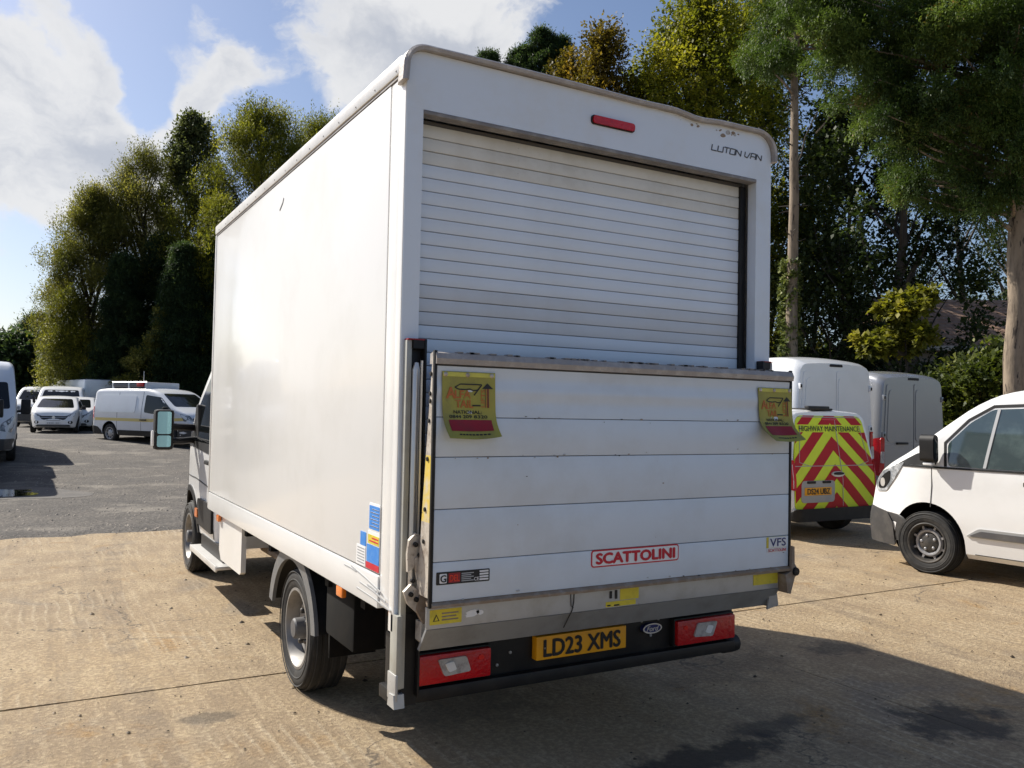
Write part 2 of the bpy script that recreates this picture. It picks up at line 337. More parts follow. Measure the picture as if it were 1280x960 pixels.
# ------------------------------------------------------------------ the ground
def gz(x, y):
    t = np.clip((np.asarray(y, float) - 22) / 12, 0, 1); return .42 * t * t * (3 - 2 * t)
def ground_mat(kind):
    m = bpy.data.materials.new(kind); m.use_nodes = True; q = NT(m.node_tree); b = q.n['Principled BSDF']
    co = q.new('ShaderNodeTexCoord').outputs['Object']
    sep = q.new('ShaderNodeSeparateXYZ'); q.inp(sep.inputs[0], co)
    bn = q.new('ShaderNodeBump'); bn2 = q.new('ShaderNodeBump')
    if kind == 'concrete':
        big = q.noise(co, .55, 6, .62); mid = q.noise(co, 2.6, 7, .68); fine = q.noise(co, 34, 8, .75); grit = q.noise(co, 120, 4, .7)
        st = q.new('ShaderNodeMapping'); q.inp(st.inputs[0], co); st.inputs['Scale'].default_value = (5, .7, 1)
        drag = q.noise(st.outputs[0], 2.2, 6, .65)
        ridx = q.math('SINE', q.math('MULTIPLY', q.math('ADD', sep.outputs[0], q.math('MULTIPLY', q.noise(co, 1.5, 3), .12)), 2 * math.pi / .085))
        rmask = q.ss(q.noise(co, .8, 4, .6), .50, .62)
        c = q.mix(q.ss(big, .34, .62), (.50, .365, .205), (.375, .275, .165))
        c = q.mix(q.ss(mid, .42, .68, 0, .85), c, (.58, .445, .27))
        c = q.mix(q.ss(drag, .50, .66, 0, .55), c, (.61, .475, .30))
        c = q.mix(q.ss(drag, .46, .34, 0, .5), c, (.30, .225, .145))
        c = q.mix(q.ss(q.noise(co, 1.1, 5, .7, .6), .56, .72, 0, .75), c, (.40, .215, .05))         # rusty brown staining
        c = q.mix(q.ss(q.noise(co, .8, 5, .6, 1.), .58, .70, 0, .6), c, (.27, .235, .19))
        c = q.mix(q.math('MULTIPLY', q.math('MULTIPLY', rmask, q.ss(ridx, .5, 1.)), .4), c, (.72, .60, .42))
        c = q.mix(q.ss(fine, .44, .56, .55, 0), c, (.23, .165, .10))
        c = q.mix(q.ss(fine, .55, .66, 0, .6), c, (.65, .515, .335))
        c = q.mix(q.ss(q.noise(co, 15, 5, .7), .62, .70, 0, .75), c, (.17, .13, .09))
        c = q.mix(q.ss(grit, .62, .70, 0, .7), c, (.14, .11, .08))
        # tyre marks swept across the bays
        for (a0, a1, a2, wd, amt) in [(-1.75, -.05, .012, .10, .38), (-3.35, .03, .010, .10, .32), (-2.6, .22, -.015, .09, .28), (3.3, .30, -.03, .10, .35), (4.9, .26, -.02, .10, .3), (1.2, -.30, .03, .09, .25)]:
            yy = sep.outputs[1]
            xc = q.math('ADD', a0, q.math('ADD', q.math('MULTIPLY', yy, a1), q.math('MULTIPLY', q.math('MULTIPLY', yy, yy), a2)))
            dd = q.math('ABSOLUTE', q.math('SUBTRACT', q.math('ADD', sep.outputs[0], q.math('MULTIPLY', q.noise(co, 2., 2), .05)), xc))
            c = q.mix(q.math('MULTIPLY', q.ss(dd, wd * .7, wd, amt, 0), q.ss(q.noise(co, 3.2, 6, .75), .38, .62)), c, (.15, .115, .085))
        # hairline cracks
        vo = q.new('ShaderNodeTexVoronoi', feature='DISTANCE_TO_EDGE'); q.inp(vo.inputs['Vector'], q.vec('ADD', co, q.vec('SCALE', q.noise(co, 2.5, 5, .6, out=1), .5))); vo.inputs['Scale'].default_value = .42
        crk = q.math('MULTIPLY', q.ss(vo.outputs['Distance'], .0, .006, 1, 0), q.ss(q.noise(co, .7, 2), .5, .6))
        c = q.mix(q.math('MULTIPLY', crk, .8), c, (.10, .08, .06))
        # oil and damp stains with a shape of their own
        for (x, y, rx, ry, amt) in [(2.05, -.45, .40, .30, .9), (.42, -.20, .75, .17, .9), (-.1, -.3, .5, .2, .8), (1.05, -.05, .35, .12, .7), (2.7, .85, .3, .18, .6), (-1.55, 1.4, .2, .1, .55), (1.6, .9, .7, .35, .35), (-.3, 1.0, .5, .4, .4)]:
            dx = q.math('DIVIDE', q.math('SUBTRACT', sep.outputs[0], x), rx); dy = q.math('DIVIDE', q.math('SUBTRACT', sep.outputs[1], y), ry)
            dd = q.math('SQRT', q.math('ADD', q.math('MULTIPLY', dx, dx), q.math('MULTIPLY', dy, dy)))
            dd = q.math('ADD', dd, q.math('MULTIPLY', q.math('SUBTRACT', q.noise(co, 5, 5, .7), .5), 2.6))
            c = q.mix(q.ss(dd, .45, 1.15, amt, 0), c, (.05, .043, .036))
        hs = q.new('ShaderNodeHueSaturation'); hs.inputs['Saturation'].default_value = 1.0; hs.inputs['Hue'].default_value = .500; hs.inputs['Value'].default_value = .88; q.inp(hs.inputs['Color'], c)
        q.inp(b.inputs['Base Color'], hs.outputs[0])
        # tamped ridges along the bays, worn away in places
        wv = q.math('SINE', q.math('MULTIPLY', q.math('ADD', sep.outputs[0], q.math('MULTIPLY', q.noise(co, 1.5, 3), .12)), 2 * math.pi / .085))
        rid = q.math('MULTIPLY', wv, q.ss(q.noise(co, .8, 4, .6), .48, .62))
        h = q.math('ADD', q.math('MULTIPLY', fine, 2.2), q.math('ADD', q.math('MULTIPLY', rid, .16), q.math('ADD', q.math('MULTIPLY', grit, .4), q.math('MULTIPLY', mid, .8))))
        bn.inputs['Strength'].default_value = .7; bn.inputs['Distance'].default_value = .016
        b.inputs['Roughness'].default_value = .85
    else:
        big = q.noise(co, .25, 5, .6); mid = q.noise(co, 1.5, 6, .65); fine = q.noise(co, 18, 8, .8)
        vo = q.new('ShaderNodeTexVoronoi'); q.inp(vo.inputs['Vector'], co); vo.inputs['Scale'].default_value = 17
        c = q.mix(q.ss(big, .35, .65), (.155, .135, .115), (.235, .20, .16))
        c = q.mix(q.ss(mid, .45, .66, 0, .8), c, (.095, .083, .072))
        c = q.mix(q.ss(fine, .52, .68, 0, .8), c, (.37, .33, .28))
        c = q.mix(q.ss(fine, .36, .46, .7, 0), c, (.04, .038, .036))
        c = q.mix(q.ss(vo.outputs['Distance'], .25, .6, 0, .55), c, (.05, .045, .04))
        c = q.mix(q.ss(q.noise(co, .6, 5, .65), .52, .66, 0, .7), c, (.33, .29, .235))
        c = q.mix(q.ss(q.noise(co, .35, 6, .7, .5), .55, .68, 0, .75), c, (.07, .062, .052))
        hs = q.new('ShaderNodeHueSaturation'); hs.inputs['Saturation'].default_value = .95; hs.inputs['Value'].default_value = .70; q.inp(hs.inputs['Color'], c)
        q.inp(b.inputs['Base Color'], hs.outputs[0])
        h = q.math('ADD', fine, q.math('ADD', q.math('MULTIPLY', mid, 1.2), q.math('MULTIPLY', vo.outputs['Distance'], -.8)))
        bn.inputs['Strength'].default_value = .8; bn.inputs['Distance'].default_value = .025
        b.inputs['Roughness'].default_value = .9
    q.inp(bn.inputs['Height'], h); q.l.new(bn.outputs[0], b.inputs['Normal'])
    return m
M_conc = ground_mat('concrete'); M_gravel = ground_mat('gravel')
M_joint = mat('joint_filler', (.06, .052, .043), .9, var=(.13, .11, .085), vscale=4, vamt=.7)
def build_ground():
    xs = np.concatenate([np.linspace(-900, -40, 8), np.linspace(-36, 44, 41), np.linspace(60, 900, 8)])
    ys = np.concatenate([np.linspace(-300, -20, 5), np.linspace(-14, 70, 85), np.linspace(90, 1500, 10)])
    X, Y = np.meshgrid(xs, ys, indexing='ij')
    Z = gz(X, Y) - .012
    Z = Z - np.where((Y < 8.7) & (Y > -14), .08, 0)               # the sheet dips under the concrete bays
    v = np.stack([X, Y, Z], -1).reshape(-1, 3); n = len(ys)
    f = [(i * n + j, (i + 1) * n + j, (i + 1) * n + j + 1, i * n + j + 1) for i in range(len(xs) - 1) for j in range(n - 1)]
    g = MB().add(v, f, M_gravel).build('ground', smooth=80); tag(g, kind='structure')
    # concrete yard: bays cast between joints, each its own slab
    base = MB().box((-14, -12, -.16), (24, 8.6, -.045), M_joint).build('concrete_yard', smooth=0); tag(base, kind='structure')
    jx = [-13.9, -8.2, 2.02, 6.6, 11.4, 17.2, 23.9]; jy = [-11.9, -6.2, -2.2, 1.99, 4.02, 6.3, 8.6]
    for i in range(len(jx) - 1):
        for k in range(len(jy) - 1):
            e = .006; x0, x1, y0, y1 = jx[i] + e, jx[i + 1] - e, jy[k] + e, jy[k + 1] - e
            nx, ny = 40, 12; bm = bmesh.new()
            dz = random.uniform(-.003, .003)
            # uneven, chipped outline round a flat top
            out = []
            for t in np.linspace(x0, x1, nx): out.append((t, y0))
            for t in np.linspace(y0, y1, ny)[1:]: out.append((x1, t))
            for t in np.linspace(x1, x0, nx)[1:]: out.append((t, y1))
            for t in np.linspace(y1, y0, ny)[1:-1]: out.append((x0, t))
            last = k == len(jy) - 2
            pts = [(x + random.uniform(-.004, .004), y + random.uniform(-.004, .004) + (random.uniform(-.10, .10) if last and abs(y - y1) < 1e-6 else 0)) for x, y in out]
            MB().prism(pts, lambda a, b, t: (a, b, t), -.05, dz, M_conc).build('concrete_slab', base, smooth=0)
build_ground()

def scatter(name, pts, size, m, flat=.35, kind='stuff', parent=None):
    """thousands of little stones or leaf scraps lying on the ground, as one mesh"""
    n = len(pts); ang = RNG.uniform(0, 2 * np.pi, (n, 1)); k = 5
    a = ang + np.arange(k) * 2 * np.pi / k; rr = size[:, None] * RNG.uniform(.6, 1.1, (n, k))
    ring = np.stack([pts[:, 0:1] + rr * np.cos(a), pts[:, 1:2] + rr * np.sin(a) * RNG.uniform(.5, 1, (n, 1)), np.repeat(pts[:, 2:3], k, 1)], -1)
    top = pts + np.stack([RNG.uniform(-.3, .3, n) * size, RNG.uniform(-.3, .3, n) * size, size * flat * 2], 1)
    v = np.concatenate([ring, top[:, None]], 1).reshape(-1, 3); b = np.arange(n)[:, None] * (k + 1)
    f = np.concatenate([np.stack([b[:, 0] + j, b[:, 0] + (j + 1) % k, b[:, 0] + k], 1) for j in range(k)])
    return raw_mesh(name, v, f, m, np.repeat(RNG.uniform(0, 1, n), k + 1), parent, kind)
def raw_mesh(name, v, f, m, tint=None, parent=None, kind=None):
    me = bpy.data.meshes.new(name); nf, k = f.shape
    me.vertices.add(len(v)); me.vertices.foreach_set('co', np.ascontiguousarray(v, np.float32).ravel())
    me.loops.add(nf * k); me.loops.foreach_set('vertex_index', np.ascontiguousarray(f, np.int32).ravel())
    me.polygons.add(nf); me.polygons.foreach_set('loop_start', np.arange(nf, dtype=np.int32) * k)
    me.materials.append(m)
    if tint is not None:
        at = me.attributes.new('tint', 'FLOAT', 'POINT'); at.data.foreach_set('value', np.ascontiguousarray(tint, np.float32))
    me.update(calc_edges=True); o = bpy.data.objects.new(name, me); link(o, parent)
    if kind: o['kind'] = kind
    return o
def build_litter():
    n = 5000
    p = np.stack([RNG.uniform(-6, 10, n), -2.2 + 11 * RNG.uniform(0, 1, n) ** 1.1, np.full(n, .004)], 1)
    s = RNG.gamma(1.5, .0030, n) + .0015
    scatter('yard_grit', p, s, L_litter, .3)
    n = 16000
    y = 8.5 + 20 * RNG.uniform(0, 1, n) ** 1.7; x = RNG.uniform(-9, 8, n)
    scatter('loose_gravel', np.stack([x, y, gz(x, y) - .012], 1), RNG.gamma(1.6, .0045, n) + .004, mat('gravel_stones', (.28, .245, .205), .9, var=(.11, .098, .085), vscale=2, vamt=.9), .4)
build_litter()
M_water = mat('still_water', (.018, .016, .014), .02, spec=1., coat=1.)
M_mud = mat('wet_mud', (.05, .043, .036), .7, var=(.10, .086, .072), vscale=2.4, vamt=.9, bump=.6, bscale=14)
def blob(cx, cy, rx, ry, seed, n=44, am=.22):
    r = random.Random(seed); ph = [r.uniform(0, 6.3) for _ in range(5)]
    return [(cx + rx * (1 + am * sum(math.sin(k * a + ph[k - 1]) / k for k in range(1, 6))) * math.cos(a), cy + ry * (1 + am * sum(math.sin(k * a + ph[k - 1]) / k for k in range(1, 6))) * math.sin(a)) for a in [2 * math.pi * i / n for i in range(n)]]
mud = MB().prism(blob(-2.75, 14.6, 1.0, 1.2, 3, 90, .30), lambda a, b, t: (a, b, t), -.02, -.008, M_mud).build('wet_patch', smooth=0); tag(mud, kind='structure')
wat = MB().prism(blob(-2.72, 14.75, .66, .62, 5, 80, .34), lambda a, b, t: (a, b, t), -.01, -.003, M_water).build('puddle', smooth=0); tag(wat, kind='structure')

# ------------------------------------------------------------------ wheels
def wheel(parent, x, y, side, Rw, wd, style, T=lambda p: p):
    """tyre (part) > rim (sub-part). local axes: X forward, Y left"""
    s = side; h = wd / 2; rr = Rw * (.655 if style == 'truck' else .64)
    prof = [(rr - .012, -h * .8), (rr + .01, -h * .95), (Rw * .86, -h), (Rw * .965, -h * .86), (Rw * .995, -h * .6), (Rw, -h * .3), (Rw, h * .3), (Rw * .995, h * .6), (Rw * .965, h * .86), (Rw * .90, h * .97), (Rw * .84, h), (rr + .03, h * .97), (rr + .006, h * .9), (rr - .012, h * .8)]
    mb = MB().lathe(prof, (x, y, Rw), M_tyre, 56, 1, s)
    for k in range(4):                                       # tread grooves stand as thin ribs
        o = (-.62 + k * .413) * h
        mb.lathe([(Rw * 1.0, o - .016), (Rw + .005, o - .012), (Rw + .005, o + .012), (Rw, o + .016)], (x, y, Rw), M_tyre, 56, 1, s)
    for rad in (.80, .93): mb.lathe([(Rw * rad - .006, h * .985), (Rw * rad, h * 1.02), (Rw * rad + .006, h * .985)], (x, y, Rw), M_tyre, 56, 1, s)
    mb.v = [T(p) for p in mb.v]; ty = mb.build('wheel', parent)
    rb = MB(); c = (x, y, Rw)
    if style == 'truck':
        rb.lathe([(rr, h * .8), (rr + .004, h * .92), (rr - .012, h * .93), (rr - .03, h * .7), (rr - .04, h * .2), (rr * .80, h * .05), (rr * .74, h * .30), (rr * .60, h * .42), (rr * .50, h * .34), (rr * .40, h * .30), (rr * .30, h * .32), (.001, h * .33)], c, M_rim, 48, 1, s)
        rb.lathe([(.062, h * .3), (.060, h * 1.0), (.05, h * 1.08), (.001, h * 1.1)], c, M_grey_pl, 20, 1, s)
        holes, hr, hrad, bolts, br = 10, .024, rr * .70, 5, rr * .42
    elif style == 'hubcap':
        rb.lathe([(rr, h * .8), (rr + .004, h * .9), (rr - .014, h * .9), (rr - .03, h * .55), (rr - .045, h * .1), (rr * .7, h * .0), (.001, 0)], c, M_rimdark, 48, 1, s)
        rb.lathe([(rr - .016, h * .92), (rr - .004, h * .96), (rr + .004, h * .93)], c, M_rimdark, 48, 1, s)
        rb.lathe([(rr * .70, h * .1), (rr * .72, h * .42), (rr * .64, h * .62), (rr * .56, h * .60), (rr * .50, h * .44), (rr * .48, h * .3)], c, M_hubcap, 48, 1, s)
        rb.lathe([(rr * .50, h * .3), (rr * .48, h * .52), (rr * .30, h * .62), (.001, h * .66)], c, M_rimdark, 30, 1, s)
        for k in range(16):
            a = 2 * math.pi * k / 16; p = [(rr * .70 * math.cos(a + d), rr * .70 * math.sin(a + d)) for d in (-.09, .09)] + [(rr * .86 * math.cos(a + d), rr * .86 * math.sin(a + d)) for d in (.05, -.05)]
            if k % 2: rb.prism(p, lambda u, w, t: (x + u, y + s * t, Rw + w), h * .1, h * .5, M_hubcap)
        holes, hr, hrad, bolts, br = 0, 0, 0, 5, rr * .36
    else:
        rb.lathe([(rr, h * .8), (rr + .004, h * .9), (rr - .014, h * .9), (rr - .03, h * .5), (rr * .75, h * .45), (rr * .5, h * .7), (.001, h * .72)], c, M_hubcap if style == 'cover' else M_rimdark, 32, 1, s)
        holes, hr, hrad, bolts, br = 8, .03, rr * .68, 0, 0
    for k in range(holes):
        a = 2 * math.pi * (k + .3) / holes
        rb.lathe([(hr, h * .30 if style == 'truck' else h * .62), (hr * .9, (.325 if style == 'truck' else .63) * h), (.001, (.325 if style == 'truck' else .63) * h)], (x + hrad * math.cos(a), y, Rw + hrad * math.sin(a)), M_deep, 10, 1, s)
    for k in range(bolts):
        a = 2 * math.pi * (k + .1) / bolts
        rb.lathe([(.017, h * .28), (.017, h * .62), (.010, h * .68), (.001, h * .68)], (x + br * math.cos(a), y, Rw + br * math.sin(a)), M_rimdark if style == 'truck' else M_hubcap, 8, 1, s)
    rb.v = [T(p) for p in rb.v]; rb.build('rim', ty)
    return ty

# ------------------------------------------------------------------ a lofted vehicle body
class Body:
    """X forward from the front axle, Y left, Z up"""
    def __init__(s, prof, w, belt, tum, sill, nose, nosea, Rw, wb, rsl=0., rr=.13, crown=.03, tail=.06):
        s.px = np.array([p[0] for p in prof]); s.pz = np.array([p[1] for p in prof]); s.w = w; s.belt = belt; s.tum = tum; s.sill = sill
        s.nose = nose; s.nosea = nosea; s.Rw = Rw; s.wb = wb; s.x0 = s.px[0]; s.x1 = s.px[-1]; s.roof = s.pz.max(); s.rsl = rsl; s.rr = rr; s.crown = crown; s.tail = tail
        xs = np.linspace(s.x0, s.x1, 1200); z = np.interp(xs, s.px, s.pz); k = 25; zz = np.pad(z, k, mode='edge')
        s.fx = xs; s.fz = np.convolve(zz, np.ones(2 * k + 1) / (2 * k + 1), 'valid')
    def zt(s, x): return np.interp(x, s.fx, s.fz)
    def plan(s, x):
        t = np.clip((x - s.nose) / (s.x1 - s.nose), 0, 1); r = np.clip((s.x0 + .14 - x) / .14, 0, 1)
        return (1 - s.nosea * t ** 2.3) * (1 - s.tail * r ** 2.2)
    def side(s, z):
        a = 1 - .06 * np.clip((.62 - z) / .4, 0, 1) ** 1.5
        return a - s.tum * np.clip((z - s.belt) / (s.roof - s.belt), 0, 1) ** 1.25
    def wid(s, x, z): return s.w * s.plan(x) * s.side(z)
    def rad(s, x): return np.minimum(s.rr, .3 * (s.zt(x) - s.sill))
    def yat(s, x, z):                                       # half-width of the skin at (x, z), 0 where outside
        zt = s.zt(x); r = s.rad(x); zc = zt - r; c = s.wid(x, zc) - r
        a = s.wid(x, z); dz = np.clip((z - zc) / np.maximum(r, 1e-6), 0, 1)
        b = c + r * np.sqrt(np.maximum(0, 1 - dz ** 2))
        y = np.where(z <= zc, a, b)
        cr = s.zt(x) + s.crown
        y = np.where((z > zt) & (z <= cr), c * np.sqrt(np.maximum(0, 1 - (z - zt) / s.crown)), y)
        return np.where((z > cr) | (x < s.x0) | (x > s.x1), -1, y)
    def shift(s, x, z): return s.rsl * np.clip(1 - (x - s.x0) / .7, 0, 1) * max(0., z - .85)
    def xfront(s, y, z, rear=False):
        xs = np.linspace(s.x0, s.x1, 900); ok = s.yat(xs, np.full(900, z)) >= abs(y) - 1e-4
        if not ok.any(): return s.x0 if rear else s.x1
        i = np.argmax(ok) if rear else 899 - np.argmax(ok[::-1])
        return xs[i] + (s.shift(xs[i], z) if rear else 0)
    def shell(s, xs_extra=()):
        xs = np.unique(np.concatenate([np.linspace(s.x0, s.x1, 46), s.x0 + np.array([.01, .03, .06, .1, .14]), s.x1 - np.array([.01, .03, .06, .1, .15, .2]), np.array(list(xs_extra))]))
        V = []; n = None
        for x in xs:
            zt = float(s.zt(x)); r = float(s.rad(x)); zc = zt - r; zb = s.sill + .10 * max(0, (x - s.x1 + .35) / .35) ** 2; half = []
            half += [(0, zb), (s.wid(x, zb + .05) * .6, zb), (s.wid(x, zb + .05) - .05, zb)]
            for t in np.linspace(0, 1, 14): z = zb + .05 + (zc - zb - .05) * t; half.append((float(s.wid(x, z)), z))
            c = float(s.wid(x, zc)) - r
            for a in np.linspace(0, 90, 7)[1:]: half.append((c + r * math.cos(R_(a)), zc + r * math.sin(R_(a))))
            for t in (.75, .5, .25, 0): half.append((c * t, zt + s.crown * (1 - t * t)))
            ring = [(x + s.shift(x, z), y, z) for y, z in half] + [(x + s.shift(x, z), -y, z) for y, z in half[1:-1]][::-1]
            V += ring; n = len(ring)
        k = len(xs); F = [(i * n + j, i * n + (j + 1) % n, (i + 1) * n + (j + 1) % n, (i + 1) * n + j) for i in range(k - 1) for j in range(n)]
        F += [tuple(range(n))[::-1], tuple(range((k - 1) * n, k * n))]
        return V, F
    def patch(s, poly, where, off=.006, maxe=.09, thick=.02, sgn=1):
        """2-D outline -> sheet hugging the skin with turned-in edges. where: 'side' (x, z), 'front'/'rear' (y, z)"""
        pts = []
        for i in range(len(poly)):
            a, b = np.array(poly[i]), np.array(poly[(i + 1) % len(poly)]); k = max(1, int(np.linalg.norm(b - a) / maxe))
            pts += [a + (b - a) * j / k for j in range(k)]
        bm = bmesh.new(); vs = [bm.verts.new((p[0], p[1], 0)) for p in pts]; bm.faces.new(vs)
        bmesh.ops.triangulate(bm, faces=bm.faces[:])
        for _ in range(3):
            long = [e for e in bm.edges if e.calc_length() > maxe * 1.6 and not e.is_boundary]
            if not long: break
            bmesh.ops.subdivide_edges(bm, edges=long, cuts=1, use_grid_fill=False); bmesh.ops.triangulate(bm, faces=bm.faces[:])
        def f(a, b, o):
            if where == 'side':
                xx = min(max(a, s.x0 + .004), s.x1 - .004)
                return (xx + s.shift(xx, b), sgn * (float(s.yat(np.array(xx), np.array(b))) + o), b)
            if where == 'rear': return (s.xfront(a, b, True) - o, a, b)
            return (s.xfront(a, b) + o, a, b)
        ret = bmesh.ops.extrude_edge_only(bm, edges=[e for e in bm.edges if e.is_boundary])
        low = {v for v in ret['geom'] if isinstance(v, bmesh.types.BMVert)}
        for v in bm.verts: v.co = Vector(f(v.co.x, v.co.y, off - (thick if v in low else 0)))
        return bm
def rounded(poly, r=.05, n=3):
    """round the corners of an outline"""
    out = []; k = len(poly)
    for i in range(k):
        p, a, b = np.array(poly[i], float), np.array(poly[i - 1], float), np.array(poly[(i + 1) % k], float)
        la, lb = np.linalg.norm(a - p), np.linalg.norm(b - p); q = min(r, la * .45, lb * .45)
        s, e = p + (a - p) / la * q, p + (b - p) / lb * q
        for t in np.linspace(0, 1, n + 1): out.append(tuple((1 - t) ** 2 * s + 2 * t * (1 - t) * p + t * t * e))
    return out
def strip(path, w):
    """thin outline along a path"""
    P = [np.array(p, float) for p in path]; L, Rr = [], []
    for i, p in enumerate(P):
        t = P[min(i + 1, len(P) - 1)] - P[max(i - 1, 0)]; t /= np.linalg.norm(t); nrm = np.array([-t[1], t[0]]) * w / 2
        L.append(tuple(p + nrm)); Rr.append(tuple(p - nrm))
    return L + Rr[::-1]

class Veh:
    def __init__(s, body, root, paint, T=None):
        s.b = body; s.root = root; s.paint = paint; s.T = T or (lambda p: p)
    def fin(s, mb, name, parent=None, smooth=35, label=None):
        mb.v = [tuple(s.T(p)) for p in mb.v]; return mb.build(name, parent or s.root, smooth, label)
    def shell(s, arch_r, rear=True, front=True, name='body', inner=.42):
        V, F = s.b.shell(); o = s.fin(MB().add(V, F, s.paint), name, smooth=28)
        cut = MB(); arches = ([0.] if front else []) + ([-s.b.wb] if rear else [])
        for ax in arches:
            for sg in (1, -1):
                y0, y1 = sg * (s.b.w - inner), sg * (s.b.w + .2); z = s.b.Rw + .03
                prof = [(0, 0), (arch_r, 0), (arch_r, abs(y1 - y0)), (0, abs(y1 - y0))]
                pl = [(ax + arch_r * math.cos(a), z + arch_r * math.sin(a)) for a in np.linspace(0, math.pi, 25)] + [(ax - arch_r * 1.02, z - .6), (ax + arch_r * 1.02, z - .6)]
                cut.prism(pl, lambda a, b, t: (a, t, b), y0, y1, M_deep)
        if arches:
            c = s.fin(cut, 'cutter', smooth=0)
            md = o.modifiers.new('b', 'BOOLEAN'); md.object = c; md.operation = 'DIFFERENCE'; md.solver = 'EXACT'
            try: md.material_mode = 'TRANSFER'
            except Exception: pass
            dg = bpy.context.evaluated_depsgraph_get(); me = bpy.data.meshes.new_from_object(o.evaluated_get(dg))
            o.modifiers.clear(); old = o.data; o.data = me; me.name = name; bpy.data.meshes.remove(old)
            cm = c.data; bpy.data.objects.remove(c); bpy.data.meshes.remove(cm)
            me.polygons.foreach_set('use_smooth', [True] * len(me.polygons)); me.set_sharp_from_angle(angle=R_(28))
        s.body = o; return o
    def patch(s, name, poly, where, m, off=.006, parent=None, sides=(1,), thick=.02, maxe=.09, label=None):
        for sg in sides:
            mb = MB(); bm = s.b.patch(poly if where == 'side' or sg == 1 else [(-a, b) for a, b in poly], where, off, maxe, thick, sg)
            mb.bm(bm, m); o = s.fin(mb, name, parent, 40, label)
        return o
    def seams(s, paths, where, m=M_seam, w=.012, sides=(1,), name='panel_gap', off=.003, parent=None):
        mb = MB()
        for sg in sides:
            for p in paths:
                for i in range(len(p) - 1):
                    q = strip([p[i], p[i + 1]], w)
                    if where != 'side': q = [(a, b) for a, b in q]
                    mb.bm(s.b.patch(q, where, off, .12, .004, sg), m)
        return tag(s.fin(mb, name, parent or s.body, 0), kind='stuff')
    def wheels(s, style, wd=.215, inset=.02):
        for ax in (0., -s.b.wb):
            for sg in (1, -1): wheel(s.root, ax, sg * (s.b.w - inset - wd / 2), sg, s.b.Rw, wd, style, s.T)
    def mirror(s, x, z, sides=(1, -1), h=.26, w=.20):
        for sg in sides:
            y = float(s.b.yat(np.array(x), np.array(z)))
            mb = MB().box((x - .06, sg * (y + .09), z - h * .35), (x + .06, sg * (y + .09 + w), z + h * .65), M_black, .04)
            mb.tube([(x, sg * (y - .03), z - h * .2), (x, sg * (y + .12), z - h * .12)], .035, M_black)
            o = s.fin(mb, 'door_mirror')
            s.fin(MB().prism(rounded([(sg * (y + .115), z - h * .28), (sg * (y + .065 + w), z - h * .28), (sg * (y + .065 + w), z + h * .56), (sg * (y + .115), z + h * .56)], .02), lambda a, b, t: (t, a, b), x - .055, x - .064, M_mirror), 'mirror_glass', o)
    def plate(s, text, y, z, where, m, parent=None, mark=False):
        x = s.b.xfront(y, z, where == 'rear'); sg = -1 if where == 'rear' else 1
        fn = lambda a, b: (x + sg * .034, (y + a * sg), z + b)
        mb = MB().box((x - .01, y - .26, z - .055), (x + sg * .03, y + .26, z + .055), m, .006)
        if text: put_text(mb, text, fn, 0, 0, .078, M_ink, w=.44, bold=.05)
        elif mark:
            for k in range(7):
                if k != 4: mb.add([fn(-.21 + k * .06 + d[0] * .038, -.03 + d[1] * .06) for d in ((0, 0), (1, 0), (1, 1), (0, 1))], [(0, 1, 2, 3)], M_greyprint)
        return s.fin(mb, 'number_plate', parent, 20)

